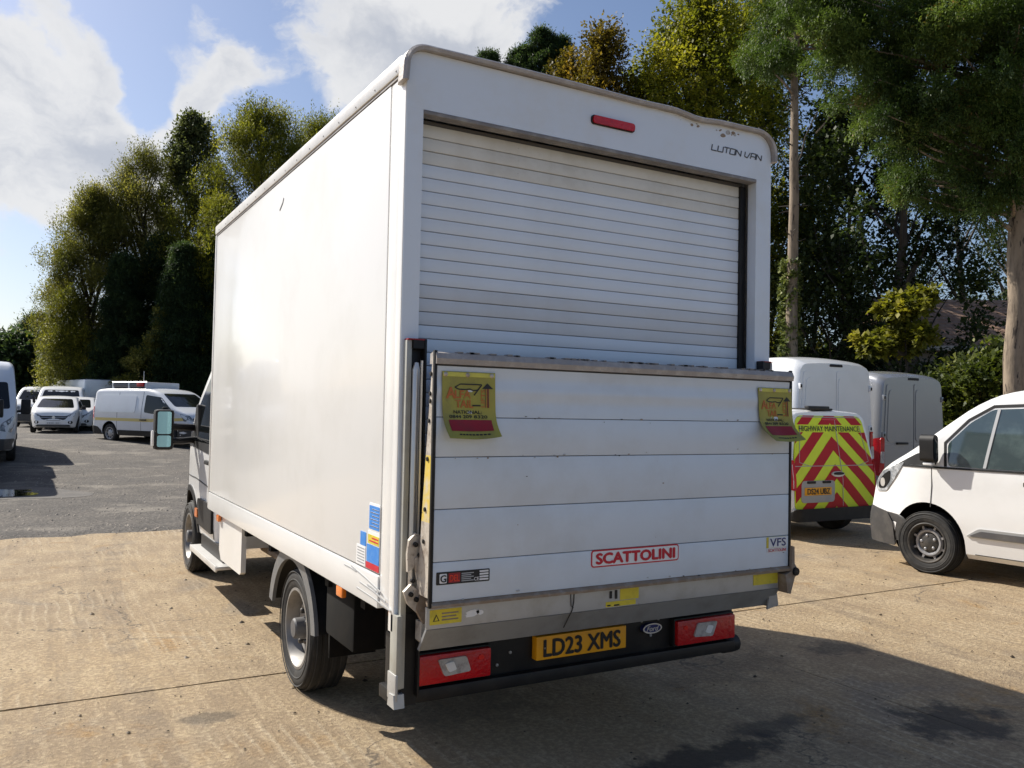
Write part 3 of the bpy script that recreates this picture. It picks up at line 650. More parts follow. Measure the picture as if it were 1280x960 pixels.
# ------------------------------------------------------------------ the box van in front
luton = thing('luton_van', 'white box van with grey roller shutter, raised tail lift and yellow flags, nearest and largest', 'van')
def build_luton():
    HW, L = 1.08, 4.16
    def P(mb, n, par=luton, sm=30, lab=None):
        o = mb.build(n, par, sm, lab)
        if n in ('scuff_marks', 'knocks', 'flaked_paint', 'bolt_heads'): o['kind'] = 'stuff'
        return o
    ident = lambda a, b, t: (a, t, b)
    # --- box body
    for sg, nm in ((-1, 1), (1, 1)):
        a, b = sg * HW, sg * (HW - .035)
        side = P(MB().box((a, .178, .934), (b, L - .03, 3.085), M_side, .004), 'side_panel')
        if sg < 0: left = side
        P(MB().box((a - sg * .002, .064, .80), (b, .170, 3.085), M_side, .004), 'corner_post')
        P(MB().box((sg * (HW + .006), .178, .786), (b, L - .02, .926), M_side, .006), 'side_rail')
        P(MB().box((a + sg * .002, .0, .72), (b, .058, 3.06), M_side, .006), 'rear_post_edge')
        # roof edge extrusion with rivets
        ex = MB().box((sg * (HW + .012), .03, 3.100), (sg * (HW - .05), L + .005, 3.175), M_trim, .016)
        ex.box((sg * (HW + .003), .06, 3.088), (sg * (HW - .03), L, 3.099), M_greytrim)
        for k in range(16): ex.lathe([(.005, 0), (.004, .003), (.001, .004)], (sg * (HW + .011), .09 + k * .26, 3.118), M_greytrim, 6, 0, sg)
        P(ex, 'roof_edge_trim')
        P(MB().box((sg * (HW + .006), L - .026, .79), (sg * (HW - .06), L + .012, 3.098), M_trim, .01), 'front_corner_trim')
    # scuffs along the lower rail and one on the panel
    sc = MB()
    for (y0, z0, y1, z1, w) in [(.52, .915, .14, .865, .006), (.40, .862, .08, .838, .005), (.30, .868, .19, .858, .008), (.62, .905, .45, .90, .004), (.44, .83, .02, .81, .004)]:
        sc.prism(strip([(y0, z0), ((y0 + y1) / 2, (z0 + z1) / 2 + .003), (y1, z1)], w), lambda a, b, t: (t, a, b), -HW - .0085, -HW - .0045, M_greyprint)
    sc.prism(strip([(2.06, 2.90), (1.99, 2.935), (1.97, 2.96)], .012), lambda a, b, t: (t, a, b), -HW - .002, -HW + .002, M_ink_grey)
    P(sc, 'scuff_marks', left, 0)
    P(MB().box((-HW + .03, .06, 3.13), (HW - .03, L - .02, 3.165), M_rear), 'roof_panel')
    P(MB().box((-HW + .04, L - .035, .80), (HW - .04, L - .002, 3.12), M_side), 'front_panel')
    P(MB().box((-HW + .04, .09, .80), (HW - .04, L - .04, .93), M_deep), 'load_floor')
    # --- rear frame: a header with rounded shoulders and two posts
    tp = [(-1.078, 2.941), (-1.078, 3.10)] + [(-1.0 + .078 * math.cos(R_(a)), 3.112 + .078 * math.sin(R_(a))) for a in np.linspace(180, 90, 7)] \
        + [(.97 + .105 * math.cos(R_(a)), 3.085 + .105 * math.sin(R_(a))) for a in np.linspace(90, 0, 8)] + [(1.078, 2.941)]
    hd = P(MB().prism(tp, ident, -.004, .058, M_rear), 'rear_header')
    P(MB().box((-1.078, -.004, .72), (-1.0, .056, 2.9408), M_rear), 'rear_post')
    P(MB().box((.968, -.004, .72), (1.078, .056, 2.9408), M_rear), 'rear_post')
    # drip moulding with a knock in it
    path = [(-1.096, 3.045), (-1.092, 3.10)] + [(-1.0 + .092 * math.cos(R_(a)), 3.112 + .092 * math.sin(R_(a))) for a in np.linspace(170, 90, 7)]
    for x in np.linspace(-.9, .88, 30):
        path.append((x, 3.203 - .004 * math.sin(x * 3) - .012 * math.exp(-((x - .54) / .10) ** 2) + (.006 * math.exp(-((x - .36) / .12) ** 2))))
    path += [(.97 + .122 * math.cos(R_(a)), 3.085 + .118 * math.sin(R_(a))) for a in np.linspace(90, 0, 9)] + [(1.092, 3.05)]
    mo = MB(); n = len(path)
    sec = [(-.034, -.014), (-.038, .000), (-.024, .011), (.03, .010), (.055, .002), (.055, -.012)]
    V = []
    for i, (x, z) in enumerate(path):
        t = np.array(path[min(i + 1, n - 1)]) - np.array(path[max(i - 1, 0)]); t = t / np.linalg.norm(t); nr = np.array([-t[1], t[0]])
        for (yy, h) in sec: V.append((x + nr[0] * h, yy, z + nr[1] * h))
    k = len(sec); F = [(i * k + j, i * k + (j + 1) % k, (i + 1) * k + (j + 1) % k, (i + 1) * k + j) for i in range(n - 1) for j in range(k)] + [tuple(range(k)), tuple(range((n - 1) * k, n * k))]
    P(mo.add(V, F, M_bar), 'drip_moulding')
    # grey strip under the header, red light, lettering
    P(MB().box((-.999, -.007, 2.922), (.967, .052, 2.9395), M_greytrim, .004), 'header_seal')
    rl = MB().prism(rrect(-.124, 3.045, .124, 3.082, .014), ident, -.022, -.003, M_red); rl.prism(rrect(-.13, 3.041, .13, 3.086, .016), ident, -.012, -.002, M_black)
    P(rl, 'high_brake_light')
    lt = MB(); x = .640; ch = .030; cw = .050
    G = {'L': [[(0, 1), (0, 0), (1, 0)]], 'U': [[(0, 1), (0, 0), (1, 0), (1, 1)]], 'T': [[(0, 1), (1, 1)], [(.5, 1), (.5, 0)]], 'O': [[(0, 0), (1, 0), (1, 1), (0, 1), (0, 0)]],
         'N': [[(0, 0), (0, 1)], [(0, 1), (1, 0)], [(1, 0), (1, 1)]], 'V': [[(0, 1), (0, .15), (.55, 0), (1, 1)]], 'A': [[(0, 0), (.1, 1), (1, 1), (1, 0)], [(0, .42), (1, .42)]]}
    for c in 'LUTON VAN':
        if c == ' ': x += .022; continue
        for st in G[c]:
            for (a, b) in zip(st, st[1:]):
                lt.prism(strip([(x + a[0] * cw * .72 + a[1] * .006, 3.047 + a[1] * ch), (x + b[0] * cw * .72 + b[1] * .006, 3.047 + b[1] * ch)], .0048), ident, -.007, -.0035 - random.uniform(0, .0006), M_ink_grey)
        x += cw * .86
    P(lt, 'lettering', hd, 0)
    # brown weathering stain and flaked paint near the right shoulder
    stn = MB()
    for i in range(15):
        cx = .50 + .34 * random.random(); cz = 3.165 - .03 * random.random() ** 2; r = .003 + .008 * random.random() ** 2
        stn.prism(blob(cx, cz, r * 1.6, r, i, 9), ident, -.0062 - i * 1e-5, -.0035, M_rust if i % 3 else M_greyprint)
    P(stn, 'flaked_paint', hd, 0)
    # --- roller shutter
    door = P(MB().box((-1.0, .096, .95), (.934, .106, 2.93), mat('slat_gap_grey', (.13, .135, .145), .7)), 'roller_shutter', sm=0)
    P(MB().box((.930, .072, .95), (.967, .104, 2.914), M_black, .003), 'shutter_guide')
    P(MB().box((-1.0, .070, .95), (-.985, .104, 2.914), M_greytrim, .003), 'shutter_guide')
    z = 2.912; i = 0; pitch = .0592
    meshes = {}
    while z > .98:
        m = M_slatcream if i < 3 else (M_slatgrey if 12 <= i <= 14 else M_slat)
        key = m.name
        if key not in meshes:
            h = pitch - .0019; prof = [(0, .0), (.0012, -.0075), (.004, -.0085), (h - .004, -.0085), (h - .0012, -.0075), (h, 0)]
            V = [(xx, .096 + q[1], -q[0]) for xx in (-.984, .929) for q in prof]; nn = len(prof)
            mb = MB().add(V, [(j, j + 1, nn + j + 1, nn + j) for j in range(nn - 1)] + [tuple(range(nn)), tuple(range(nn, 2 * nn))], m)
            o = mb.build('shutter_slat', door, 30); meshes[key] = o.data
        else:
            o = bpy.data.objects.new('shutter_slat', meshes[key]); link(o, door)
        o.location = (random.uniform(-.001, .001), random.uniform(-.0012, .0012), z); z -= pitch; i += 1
    # --- tail lift: platform of planks standing upright
    y0 = -.216
    plat = P(MB().box((-1.006, y0 + .012, .872), (1.006, y0 + .045, 1.84), M_grey_pl), 'tail_lift_platform', sm=0)
    zz = [.884, 1.043, 1.254, 1.464, 1.626, 1.834]
    for a, b in zip(zz, zz[1:]):
        mb = MB(); e = .0014; nz = 2 if b < 1.7 else 12
        if nz == 2: mb.box((-1.005, y0, a + e), (1.005, y0 + .03, b - e), M_plat, .003)
        else:                                                # the top plank has a swage pressed along it
            V = []
            for t in np.linspace(0, 1, 22):
                q = a + e + (b - a - 2 * e) * t; dy = .004 * math.exp(-((t - .30) / .16) ** 2) - .0022 * math.exp(-((t - .52) / .10) ** 2) + .004 * math.exp(-((t - .78) / .14) ** 2)
                V += [(-1.005, y0 + dy, q), (1.005, y0 + dy, q)]
            mb.add(V, [(2 * j, 2 * j + 1, 2 * j + 3, 2 * j + 2) for j in range(21)], M_plat)
            mb.box((-1.005, y0 + .010, a + e), (1.005, y0 + .03, b - e), M_plat)
        P(mb, 'platform_plank', plat, 40)
    bar = MB(); V = [(-1.022, y0 - .008), (-1.022, y0 - .012)]
    bar.prism([(y0 - .014, 1.84), (y0 - .018, 1.862), (y0 - .008, 1.884), (y0 + .02, 1.890), (y0 + .048, 1.882), (y0 + .05, 1.84)], lambda a, b, t: (t, a, b), -1.016, 1.018, M_bar)
    for k in range(60):
        x = random.uniform(-1, 1); w = random.uniform(.003, .016)
        bar.box((x - w, y0 - .004, 1.886), (x + w, y0 + .03, 1.8915 + random.uniform(0, .002)), M_greytrim)
    P(bar, 'top_bar', plat)
    for sg in (-1, 1): P(MB().box((sg * 1.007, y0 - .004, .862), (sg * 1.021, y0 + .012, 1.895), M_blackm, .003), 'edge_seal', plat)
    # wedge-shaped side plate, cream above and hazard yellow below
    def yb(z): return y0 + .015 + (.11 * (1 - (z - .9) / 1.0))
    for sg in (-1, 1):
        ss = MB()
        for (za, zb_, m) in ((.90, 1.06, M_worn), (1.06, 1.20, M_worn), (1.20, 1.47, M_hazard), (1.47, 1.87, M_worn)):
            ss.prism([(y0 + .014, za), (yb(za), za), (yb(zb_), zb_), (y0 + .014, zb_)], lambda a, b, t: (t, a, b), sg * 1.019, sg * 1.008, m)
        for (z_, d) in ((1.80, .5), (1.72, .5), (1.69, .4), (1.61, .5), (1.455, .45), (1.25, .5), (1.12, .5)):
            ss.lathe([(.010, 0), (.009, .006), (.001, .007)], (sg * 1.018, y0 + .014 + (yb(z_) - y0) * d, z_), M_blackm, 8, 0, sg)
        P(ss, 'side_plate', plat)
    P(MB().prism([(y0 - .012, .862), (y0 - .014, .874), (y0, .884), (y0 + .05, .884), (y0 + .05, .862)], lambda a, b, t: (t, a, b), -1.01, 1.01, M_rust), 'bottom_lip', plat)
    # dents and knocks on the planks
    kn = MB()
    for i in range(46):
        cx = random.uniform(-.98, .98); cz = random.choice([random.uniform(.9, 1.8), 1.626, 1.626, 1.464, .89]) + random.gauss(0, .006); r = .0014 + .003 * random.random() ** 3
        kn.prism(blob(cx, cz, r * random.uniform(1, 3), r, i, 8), ident, y0 - .0032 - i * 1e-5, y0 + .001, random.choice([M_ink, M_greyprint, M_rust]))
    P(kn, 'knocks', plat, 0)
    fl = lambda a, b: (a, y0 - .0045, b)
    st = MB().prism(rrect(-.236, .966, .268, 1.043, .014), ident, y0 - .0022, y0 + .001, M_redprint)
    st.prism(rrect(-.230, .972, .262, 1.037, .010), ident, y0 - .0034, y0, M_whiteprint)
    put_text(st, 'SCATTOLINI', fl, .016, 1.0045, .046, M_redprint, w=.45, bold=.10); P(st, 'maker_sticker', plat, 0)
    st = MB().prism(rrect(.848, .985, .990, 1.040, .003), ident, y0 - .0022, y0 + .001, M_yellowprint); st.prism(rrect(.862, .986, .989, 1.039, .003), ident, y0 - .0030, y0, M_whiteprint)
    st.prism(rrect(.850, .962, .990, .984, .003), ident, y0 - .0022, y0 + .001, M_whiteprint)
    put_text(st, 'VFS', fl, .926, 1.013, .040, M_navy, w=.112, bold=.03); put_text(st, 'SCATTOLINI', fl, .920, .973, .015, M_redprint, w=.126, bold=.02); P(st, 'dealer_sticker', plat, 0)
    st = MB().prism(rrect(-.990, .952, -.748, 1.003, .004), ident, y0 - .0022, y0 + .001, M_ink)
    st.prism(rrect(-.976, .958, -.944, .996, .004), ident, y0 - .0034, y0, M_whiteprint); put_text(st, 'G', lambda a, b: (a, y0 - .0046, b), -.960, .977, .028, M_ink, bold=.04)
    st.prism(rrect(-.936, .958, -.884, .997, .003), ident, y0 - .0034, y0, M_darkred); put_text(st, 'DEL', fl, -.910, .977, .026, M_redhot, w=.044, bold=.03)
    for k in range(5): st.prism(rrect(-.878, .960 + k * .0075, -.822 - (k % 2) * .012, .9635 + k * .0075, .001), ident, y0 - .0034, y0, M_greyprint)
    put_text(st, 'CE', fl, -.810, .966, .014, M_whiteprint, bold=.02)
    for k in range(4): st.prism(rrect(-.795, .958 + k * .011, -.754, .965 + k * .011, .001), ident, y0 - .0034, y0, M_whiteprint)
    P(st, 'rating_sticker', plat, 0)
    # --- hanging warning flags
    def flag(x0, x1, zt, zb, curl, skew):
        def sheet(u, v, o=0.):                               # u across 0..1, v down 0..1
            x = x0 + (x1 - x0) * u + skew * v ** 2 * (x1 - x0); z = zt - (zt - zb) * v
            bulge = .010 * math.sin(u * 7 + 1) * v + curl * max(0, v - .55) ** 2 * 3.2 * (1 - .25 * u) + .004
            z += .05 * max(0, v - .75) * (abs(u - .5) ** 2 * 4 if u > .5 else abs(u - .5) * .9) * 1.0
            return (x, y0 - bulge - o, z)
        n = 18; mb = MB(); V = [sheet(i / n, j / n) for j in range(n + 1) for i in range(n + 1)] + [sheet(i / n, j / n, -.0016) for j in range(n + 1) for i in range(n + 1)]
        N = (n + 1) ** 2; Fq = [(j * (n + 1) + i, j * (n + 1) + i + 1, (j + 1) * (n + 1) + i + 1, (j + 1) * (n + 1) + i) for j in range(n) for i in range(n)]
        mb.add(V, [f for f in Fq], M_flag); mb.add(V[N:], [tuple(reversed(f)) for f in Fq], M_flag)
        q = lambda u, v: sheet(u, v, .0018)
        q2 = lambda u, v: sheet(u, v, .0026)
        def area(a, b, c, d, m, k=10, fn=q):
            VV = [fn(a + (c - a) * i / k, b + (d - b) * j / 4) for j in range(5) for i in range(k + 1)]
            mb.add(VV, [(j * (k + 1) + i, j * (k + 1) + i + 1, (j + 1) * (k + 1) + i + 1, (j + 1) * (k + 1) + i) for j in range(4) for i in range(k)], m)
        def line(path, w, m):
            for a, b in zip(path, path[1:]):
                s4 = strip([a, b], w); mb.add([q2(*p) for p in s4], [(0, 1, 2, 3)], m)
        area(.01, .012, .99, .075, M_flagtop)
        asp = (zt - zb) / (x1 - x0)
        T = lambda s, cx, cy, h, m, w, **k: put_text(mb, s, lambda a, b: q(cx + a, cy - b / asp), 0, 0, h, m, w=w, **k)
        T('A', .155, .315, .19, M_orange, .17, bold=.05); T('LFA', .385, .335, .13, M_orange, .30, bold=.05); T('TAIL', .415, .475, .13, M_orange, .34, bold=.05)
        T('LIFTS', .765, .39, .075, M_orange, .30, bold=.03, rot=math.pi / 2)
        line([(.23, .235), (.33, .185), (.74, .185), (.66, .27), (.58, .275), (.52, .255), (.42, .265), (.30, .26), (.23, .235)], .018, M_ink)
        line([(.74, .19), (.60, .345)], .02, M_ink); line([(.57, .50), (.72, .50)], .022, M_ink)
        line([(.855, .53), (.855, .23)], .020, M_ink); line([(.805, .53), (.805, .24)], .008, M_ink)
        mb.add([q2(.745, .245), q2(.955, .245), q2(.845, .160)], [(0, 1, 2)], M_ink); area(.83, .24, .88, .53, M_orange, 2)
        T('NATIONAL:', .47, .600, .056, M_ink, .54, bold=.03); T('0844 209 8320', .47, .668, .052, M_ink, .72, bold=.03)
        area(.09, .715, .90, .885, M_darkred)
        for k in range(9): area(.22 + k * .068, .925, .22 + k * .068 + .05, .945, M_ink, 1)
        for u in (.06, .47, .93):
            p = sheet(u, .045, .002); mb.lathe([(.010, 0), (.008, .004), (.001, .005)], p, M_worn, 10, 1, -1)
        P(mb, 'warning_flag', plat, 60)
    flag(-.985, -.742, 1.812, 1.538, .10, .03); flag(.775, 1.012, 1.800, 1.528, .15, .09)
    # --- masts and lifting gear either side
    for sg in (-1, 1):
        X = lambda x: sg * abs(x)
        zb_m = .46 if sg < 0 else .72
        ms = MB().box((X(1.066), -.040, zb_m + .04), (X(1.042), -.005, 1.945), M_bar if sg > 0 else M_mast, .004)
        ms.box((X(1.042), -.016, zb_m), (X(.985), -.005, 1.945), M_blackm, .003); ms.box((X(.990), -.055, zb_m), (X(.980), -.006, 1.95), M_blackm, .003)
        ms.box((X(1.040), -.050, 1.91), (X(.99), -.017, 1.945), M_blackm); ms.box((X(1.064), -.05, 1.9455), (X(.982), -.008, 1.951), M_darkred)
        mast = P(ms, 'lift_mast')
        rod = MB().tube([(X(1.022), -.040, .86), (X(1.022), -.040, 1.82), (X(1.018), -.036, 1.85)], [.017, .017, .010], M_chrome, 12)
        P(rod, 'hydraulic_rod', mast)
        P(MB().tube([(X(1.000), -.050, .82), (X(1.000), -.050, 1.86)], .006, M_chrome, 6), 'guide_rail', mast)
        br = MB()
        if sg < 0:
            for poly, t0, t1, m in (([(-1.082, 1.10), (-1.058, 1.125), (-1.028, 1.11), (-1.022, 1.07), (-1.05, 1.05), (-1.062, 1.0), (-1.085, .985), (-1.088, 1.05)], -.145, -.128, M_worn),
                                    ([(-1.064, 1.03), (-1.03, 1.06), (-1.024, .99), (-1.052, .955)], -.150, -.139, M_worn),
                                    ([(-1.10, .915), (-1.075, .94), (-1.045, .915), (-1.035, .86), (-1.05, .835), (-1.085, .87)], -.152, -.136, M_worn),
                                    ([(-1.05, .965), (-1.02, .975), (-1.018, .90), (-1.045, .90)], -.155, -.140, M_worn),
                                    ([(-1.045, .90), (-1.012, .92), (-1.010, .80), (-1.03, .795), (-1.055, .845)], -.165, -.142, M_rust),
                                    ([(-1.042, 1.10), (-1.014, 1.105), (-1.012, .90), (-1.036, .90)], -.130, -.09, M_blackm),
                                    ([(-1.035, .80), (-1.008, .80), (-1.008, .755), (-1.022, .715), (-1.036, .73)], -.160, -.10, M_worn)):
                br.prism([(-1.022 + (a_ + 1.052) * 1.2, .95 + (b_ - .95) * 1.12) for a_, b_ in poly], ident, t0 + .05, t1 + .05, m)
            for (xx, z_) in ((-1.062, 1.085), (-1.045, 1.045), (-1.07, .955), (-1.055, .885), (-1.03, .93), (-1.075, .905)): br.lathe([(.011, 0), (.010, .012), (.001, .013)], (-1.022 + (xx + 1.052) * 1.2, -.100, .95 + (z_ - .95) * 1.12), M_blackm, 8, 1, -1)
        else:
            br.prism([(1.012, .99), (1.03, .985), (1.032, .90), (1.052, .87), (1.046, .835), (1.035, .83), (1.005, .745), (.982, .75), (.975, .80), (.965, .845), (1.010, .86)], ident, y0 - .02, y0 + .05, M_rust)
            br.lathe([(.022, 0), (.020, .012), (.001, .013)], (1.036, y0 - .02, .858), M_blackm, 10, 1, -1)
        P(br, 'hinge_bracket', mast)
    # --- bridge plate under the platform
    bp = MB().box((-1.012, -.180, .768), (.975, -.165, .858), M_steel2, .003)
    bp.prism([(-.181, .767), (-.166, .767), (-.095, .672), (-.112, .668)], lambda a, b, t: (t, a, b), -1.012, .985, M_steel)
    bp.prism([(.955, .86), (.982, .855), (.99, .78), (1.01, .67), (.93, .655), (.95, .76)], ident, -.150, -.14, M_steel)
    bridge = P(bp, 'bridge_plate')
    def stick(x0, z0, x1, z1, name='safety_sticker', extra=None):
        mb = MB().prism(rrect(x0, z0, x1, z1, .003), ident, -.1822, -.179, M_yellowprint)
        if extra: extra(mb)
        P(mb, name, bridge, 0)
    def ex1(mb):
        f2 = lambda a, b: (a, -.1834, b)
        mb.add([f2(-.985, .800), f2(-.955, .800), f2(-.970, .828)], [(0, 1, 2)], M_ink); mb.add([f2(-.979, .803), f2(-.961, .803), f2(-.970, .821)], [(0, 1, 2)], M_yellowprint)
        mb.v[-3:] = [(a, b - .0008, c) for a, b, c in mb.v[-3:]]
        for k in range(3): mb.prism(rrect(-.945, .800 + k * .013, -.87 - .01 * (k % 2), .806 + k * .013, .001), ident, -.1832, -.1815, M_rust)
        mb.prism(blob(-.815, .815, .032, .014, 8, 12, .3), ident, -.1822, -.179, M_whiteprint); mb.prism(blob(-.772, .820, .018, .010, 11, 9, .3), ident, -.1822, -.179, M_whiteprint)
    stick(-.998, .786, -.855, .846, extra=ex1)
    def ex2(mb):
        for (a, b, c, d) in ((-.105, .812, -.092, .845), (-.075, .808, -.062, .848), (-.118, .778, -.10, .784), (-.08, .776, -.05, .783)): mb.prism(rrect(a, b, c, d, .001), ident, -.1835, -.1815, M_ink)
        mb.prism(rrect(-.125, .774, .045, .797, .003), ident, -.1822, -.179, M_yellowprint)
    stick(-.045, .800, .062, .850, extra=ex2); stick(.795, .795, .968, .848)
    cr = MB().tube([(-.30, -.183, .855), (-.302, -.184, .815), (-.312, -.186, .78), (-.335, -.155, .70)], .0025, M_ink, 5); cr.tube([(-.318, -.183, .852), (-.316, -.184, .80), (-.304, -.185, .79)], .002, M_ink, 5); P(cr, 'loose_cable', bridge)
    # --- bumper beam, lights, plate, badge
    yb_ = .15
    bm_ = MB().box((-1.0, yb_ + .02, .385), (1.0, yb_ + .14, .66), M_blackm, .012); bm_.box((-1.02, yb_ - .02, .365), (.985, yb_ + .16, .425), M_blackm, .012)
    beam = P(bm_, 'rear_bumper')
    for sg in (1,): P(MB().lathe([(.001, .055), (.03, .055), (.045, .04), (.048, 0), (.048, -.06), (.001, -.06)], (sg * .99, yb_ + .03, .395), M_black, 16, 0, sg), 'bumper_buffer', beam)
    for sg in (-1, 1):
        a, b = (-.962, -.548) if sg < 0 else (.560, .968)
        lm = MB().box((a, yb_ - .035, .442), (b, yb_ + .04, .572), M_red, .012)
        lm.box((a - .008, yb_ - .012, .434), (b + .008, yb_ + .03, .58), M_black, .006)
        f = (lambda t: a + (b - a) * t) if sg < 0 else (lambda t: b - (b - a) * t)
        lamp = P(lm, 'tail_light')
        cl = MB().prism(ccw(rounded([(f(.34), .550), (f(.68), .552), (f(.74), .482), (f(.42), .474)], .012)), ident, yb_ - .044, yb_ - .030, M_clear)
        cl.prism(ccw(rounded([(f(.42), .530), (f(.52), .538), (f(.56), .500), (f(.47), .490)], .008)), ident, yb_ - .050, yb_ - .04, M_whiteprint); P(cl, 'reversing_lens', lamp)
        P(MB().prism(ellipse(f(.87), .535, .015, .012, 14), ident, yb_ - .039, yb_ - .03, M_redhot), 'reflector', lamp)
    pl = MB().box((-.300, yb_ - .025, .474), (.230, yb_ + .02, .586), M_plate, .006)
    put_text(pl, 'LD23 XMS', lambda a, b: (a, yb_ - .0275, b), -.035, .530, .080, M_ink, w=.45, bold=.055)
    for xx in (-.255, .185): pl.lathe([(.006, 0), (.005, .003), (.001, .004)], (xx, yb_ - .0255, .530), M_rust if xx < 0 else M_hazard, 8, 1, -1)
    P(pl, 'number_plate', sm=20)
    bd = MB().prism(ellipse(.415, .546, .062, .026), ident, yb_ - .004, yb_ + .022, M_navy)
    for k in range(32):
        a0, a1 = 2 * math.pi * k / 32, 2 * math.pi * (k + 1) / 32
        bd.add([(.415 + rx * math.cos(a), yb_ - .006, .546 + rz * math.sin(a)) for rx, rz, a in ((.062, .026, a0), (.062, .026, a1), (.054, .020, a1), (.054, .020, a0))], [(0, 1, 2, 3)], M_trim)
    put_text(bd, 'Ford', lambda a, b: (a, yb_ - .0065, b), .415, .546, .026, M_trim, w=.07, bold=.012, shear=.35); P(bd, 'oval_badge', beam, 0)
    sb = MB()
    for (xx, z_) in ((-.44, .60), (-.42, .52), (-.36, .60), (.36, .585), (.47, .585), (.42, .505), (-.49, .47)): sb.lathe([(.008, 0), (.007, .006), (.001, .007)], (xx, yb_ + .019, z_), M_steel, 8, 1, -1)
    P(sb, 'bolt_heads', beam)
    # lower rear corner irons
    for sg in (-1,):
        ci = MB().box((sg * 1.082, -.045, .50), (sg * 1.055, .03, .80), M_mast if sg < 0 else M_blackm, .004); ci.box((sg * 1.086, -.05, .45), (sg * 1.074, .04, .56), M_steel2 if sg < 0 else M_black, .004)
        ci.prism([(-.055, .425), (.02, .425), (.01, .475), (-.045, .48)], lambda a, b, t: (t, a, b), sg * 1.092, sg * 1.045, M_steel2 if sg < 0 else M_black)
        ci.box((sg * 1.054, -.02, .42), (sg * .98, .05, .80), M_blackm); P(ci, 'corner_bracket')
    P(MB().prism([(.93, .72), (1.0, .72), (1.0, .665), (.985, .655), (.96, .665), (.93, .668)], ident, -.11, -.02, M_blackm), 'corner_bracket')
    # --- stickers on the left flank
    sp = lambda a, b, t: (t, a, b); xs = -HW
    st = MB()
    def lab(y0_, y1_, za, zb_, m, lay=0): st.prism(rrect(min(y0_, y1_), za, max(y0_, y1_), zb_, .003), sp, xs - .002 - lay * .001, xs + .001, m)
    lab(.178, .312, 1.112, 1.232, M_whiteprint); lab(.182, .308, 1.118, 1.222, M_blueprint, 1)
    lab(.178, .322, 1.048, 1.108, M_whiteprint); lab(.182, .318, 1.052, 1.092, M_yellowprint, 1)
    lab(.182, .335, .968, 1.046, M_blueprint); lab(.182, .342, .938, .966, M_redprint); lab(.348, .420, 1.030, 1.092, M_blueprint); lab(.352, .470, .938, 1.026, M_whiteprint)
    for k in range(6): lab(.362, .455, .948 + k * .013, .953 + k * .013, M_greyprint, 1)
    for k in range(6): lab(.190, .296 - .02 * (k % 2), 1.130 + k * .015, 1.1335 + k * .015, M_whiteprint, 2)
    for k in range(2): lab(.190, .30 - .03 * k, 1.062 + k * .014, 1.068 + k * .014, M_redprint, 2)
    P(st, 'notice_stickers', left, 0)
    # --- running gear
    TT = lambda p: (-p[1], p[0] + 5.64, p[2])
    for sg in (1, -1):
        wheel(luton, 0, sg * .885, sg, .347, .225, 'truck', TT)
        wheel(luton, -3.97, sg * .905, sg, .352, .235, 'truck', TT)
    yw = 1.67
    for sg in (-1, 1):                                       # mudguards: a broad arch with a rolled lip
        arc = [(yw + .47 * math.cos(a), .36 + .44 * math.sin(a)) for a in np.linspace(R_(10), R_(172), 22)]
        mg = MB(); V = []
        for (a, b) in arc: V += [(sg * 1.045, a, b), (sg * .76, a, b), (sg * .76, a, b + .02), (sg * 1.045, a, b + .02)]
        mg.add(V, [(i * 4 + j, i * 4 + (j + 1) % 4, i * 4 + 4 + (j + 1) % 4, i * 4 + 4 + j) for i in range(21) for j in range(4)], M_black)
        V = []
        for (a, b) in arc:
            d = np.array([a - yw, (b - .36)]); d /= np.linalg.norm(d)
            V += [(sg * 1.052, a + d[0] * .03, b + d[1] * .03), (sg * 1.052, a - d[0] * .045, b - d[1] * .045), (sg * 1.03, a - d[0] * .045, b - d[1] * .045), (sg * 1.03, a + d[0] * .03, b + d[1] * .03)]
        mg.add(V, [(i * 4 + j, i * 4 + (j + 1) % 4, i * 4 + 4 + (j + 1) % 4, i * 4 + 4 + j) for i in range(21) for j in range(4)] + [(0, 1, 2, 3), (84, 85, 86, 87)], M_guard)
        P(mg, 'mudguard')
        P(MB().box((sg * 1.02, .66, .46), (sg * .70, 1.10, .785), M_deep, .02).box((sg * 1.0, 1.08, .33), (sg * .74, 1.10, .60), M_deep), 'mud_flap')
    ch = MB()
    for sg in (-1, 1):
        ch.box((sg * .48, .2, .55), (sg * .40, 5.2, .72), M_deep)
    for yy in (.3, 1.6, 2.4, 3.2, 4.0): ch.box((-.48, yy, .6), (.48, yy + .08, .7), M_deep)
    for yy in (.45, 1.0, 2.2, 2.9, 3.6): ch.box((-1.04, yy, .72), (1.04, yy + .06, .785), M_deep)
    ch.tube([(-.86, yw, .35), (.86, yw, .35)], .055, M_deep, 12); ch.lathe([(.001, -.17), (.09, -.15), (.15, -.05), (.15, .05), (.09, .15), (.001, .17)], (0, yw, .35), M_deep, 16, 1)
    ch.tube([(-.3, .8, .42), (-.35, 2.0, .40), (-.3, 2.6, .42), (-.55, 3.2, .40), (-.5, 4.6, .36)], .035, M_rust, 8)
    ch.tube([(-.5, 2.2, .52), (-.52, 3.0, .50)], .11, M_blackm, 12)
    for sg in (-1, 1): ch.tube([(sg * .62, .75, .58), (sg * .62, 1.2, .44), (sg * .62, 1.61, .42), (sg * .62, 2.1, .46), (sg * .62, 2.5, .58)], .03, M_rust, 6)
    ch.box((-.38, .3, .40), (.30, 1.15, .62), M_deep, .05)
    ch.tube([(-.70, 1.05, .50), (-.72, .95, .36), (-.66, .85, .34), (-.60, .80, .45)], .008, M_ink, 6)
    ch.box((-.95, .30, .55), (-.92, .42, .785), M_deep); ch.box((-.955, .34, .62), (-.94, .38, .70), M_chrome, .01); ch.box((-.955, .345, .70), (-.94, .375, .74), M_amber)
    ch.box((-.5, 3.1, .42), (.4, 4.2, .68), M_deep, .05); ch.box((-.9, 5.1, .3), (.9, 6.3, .62), M_deep)
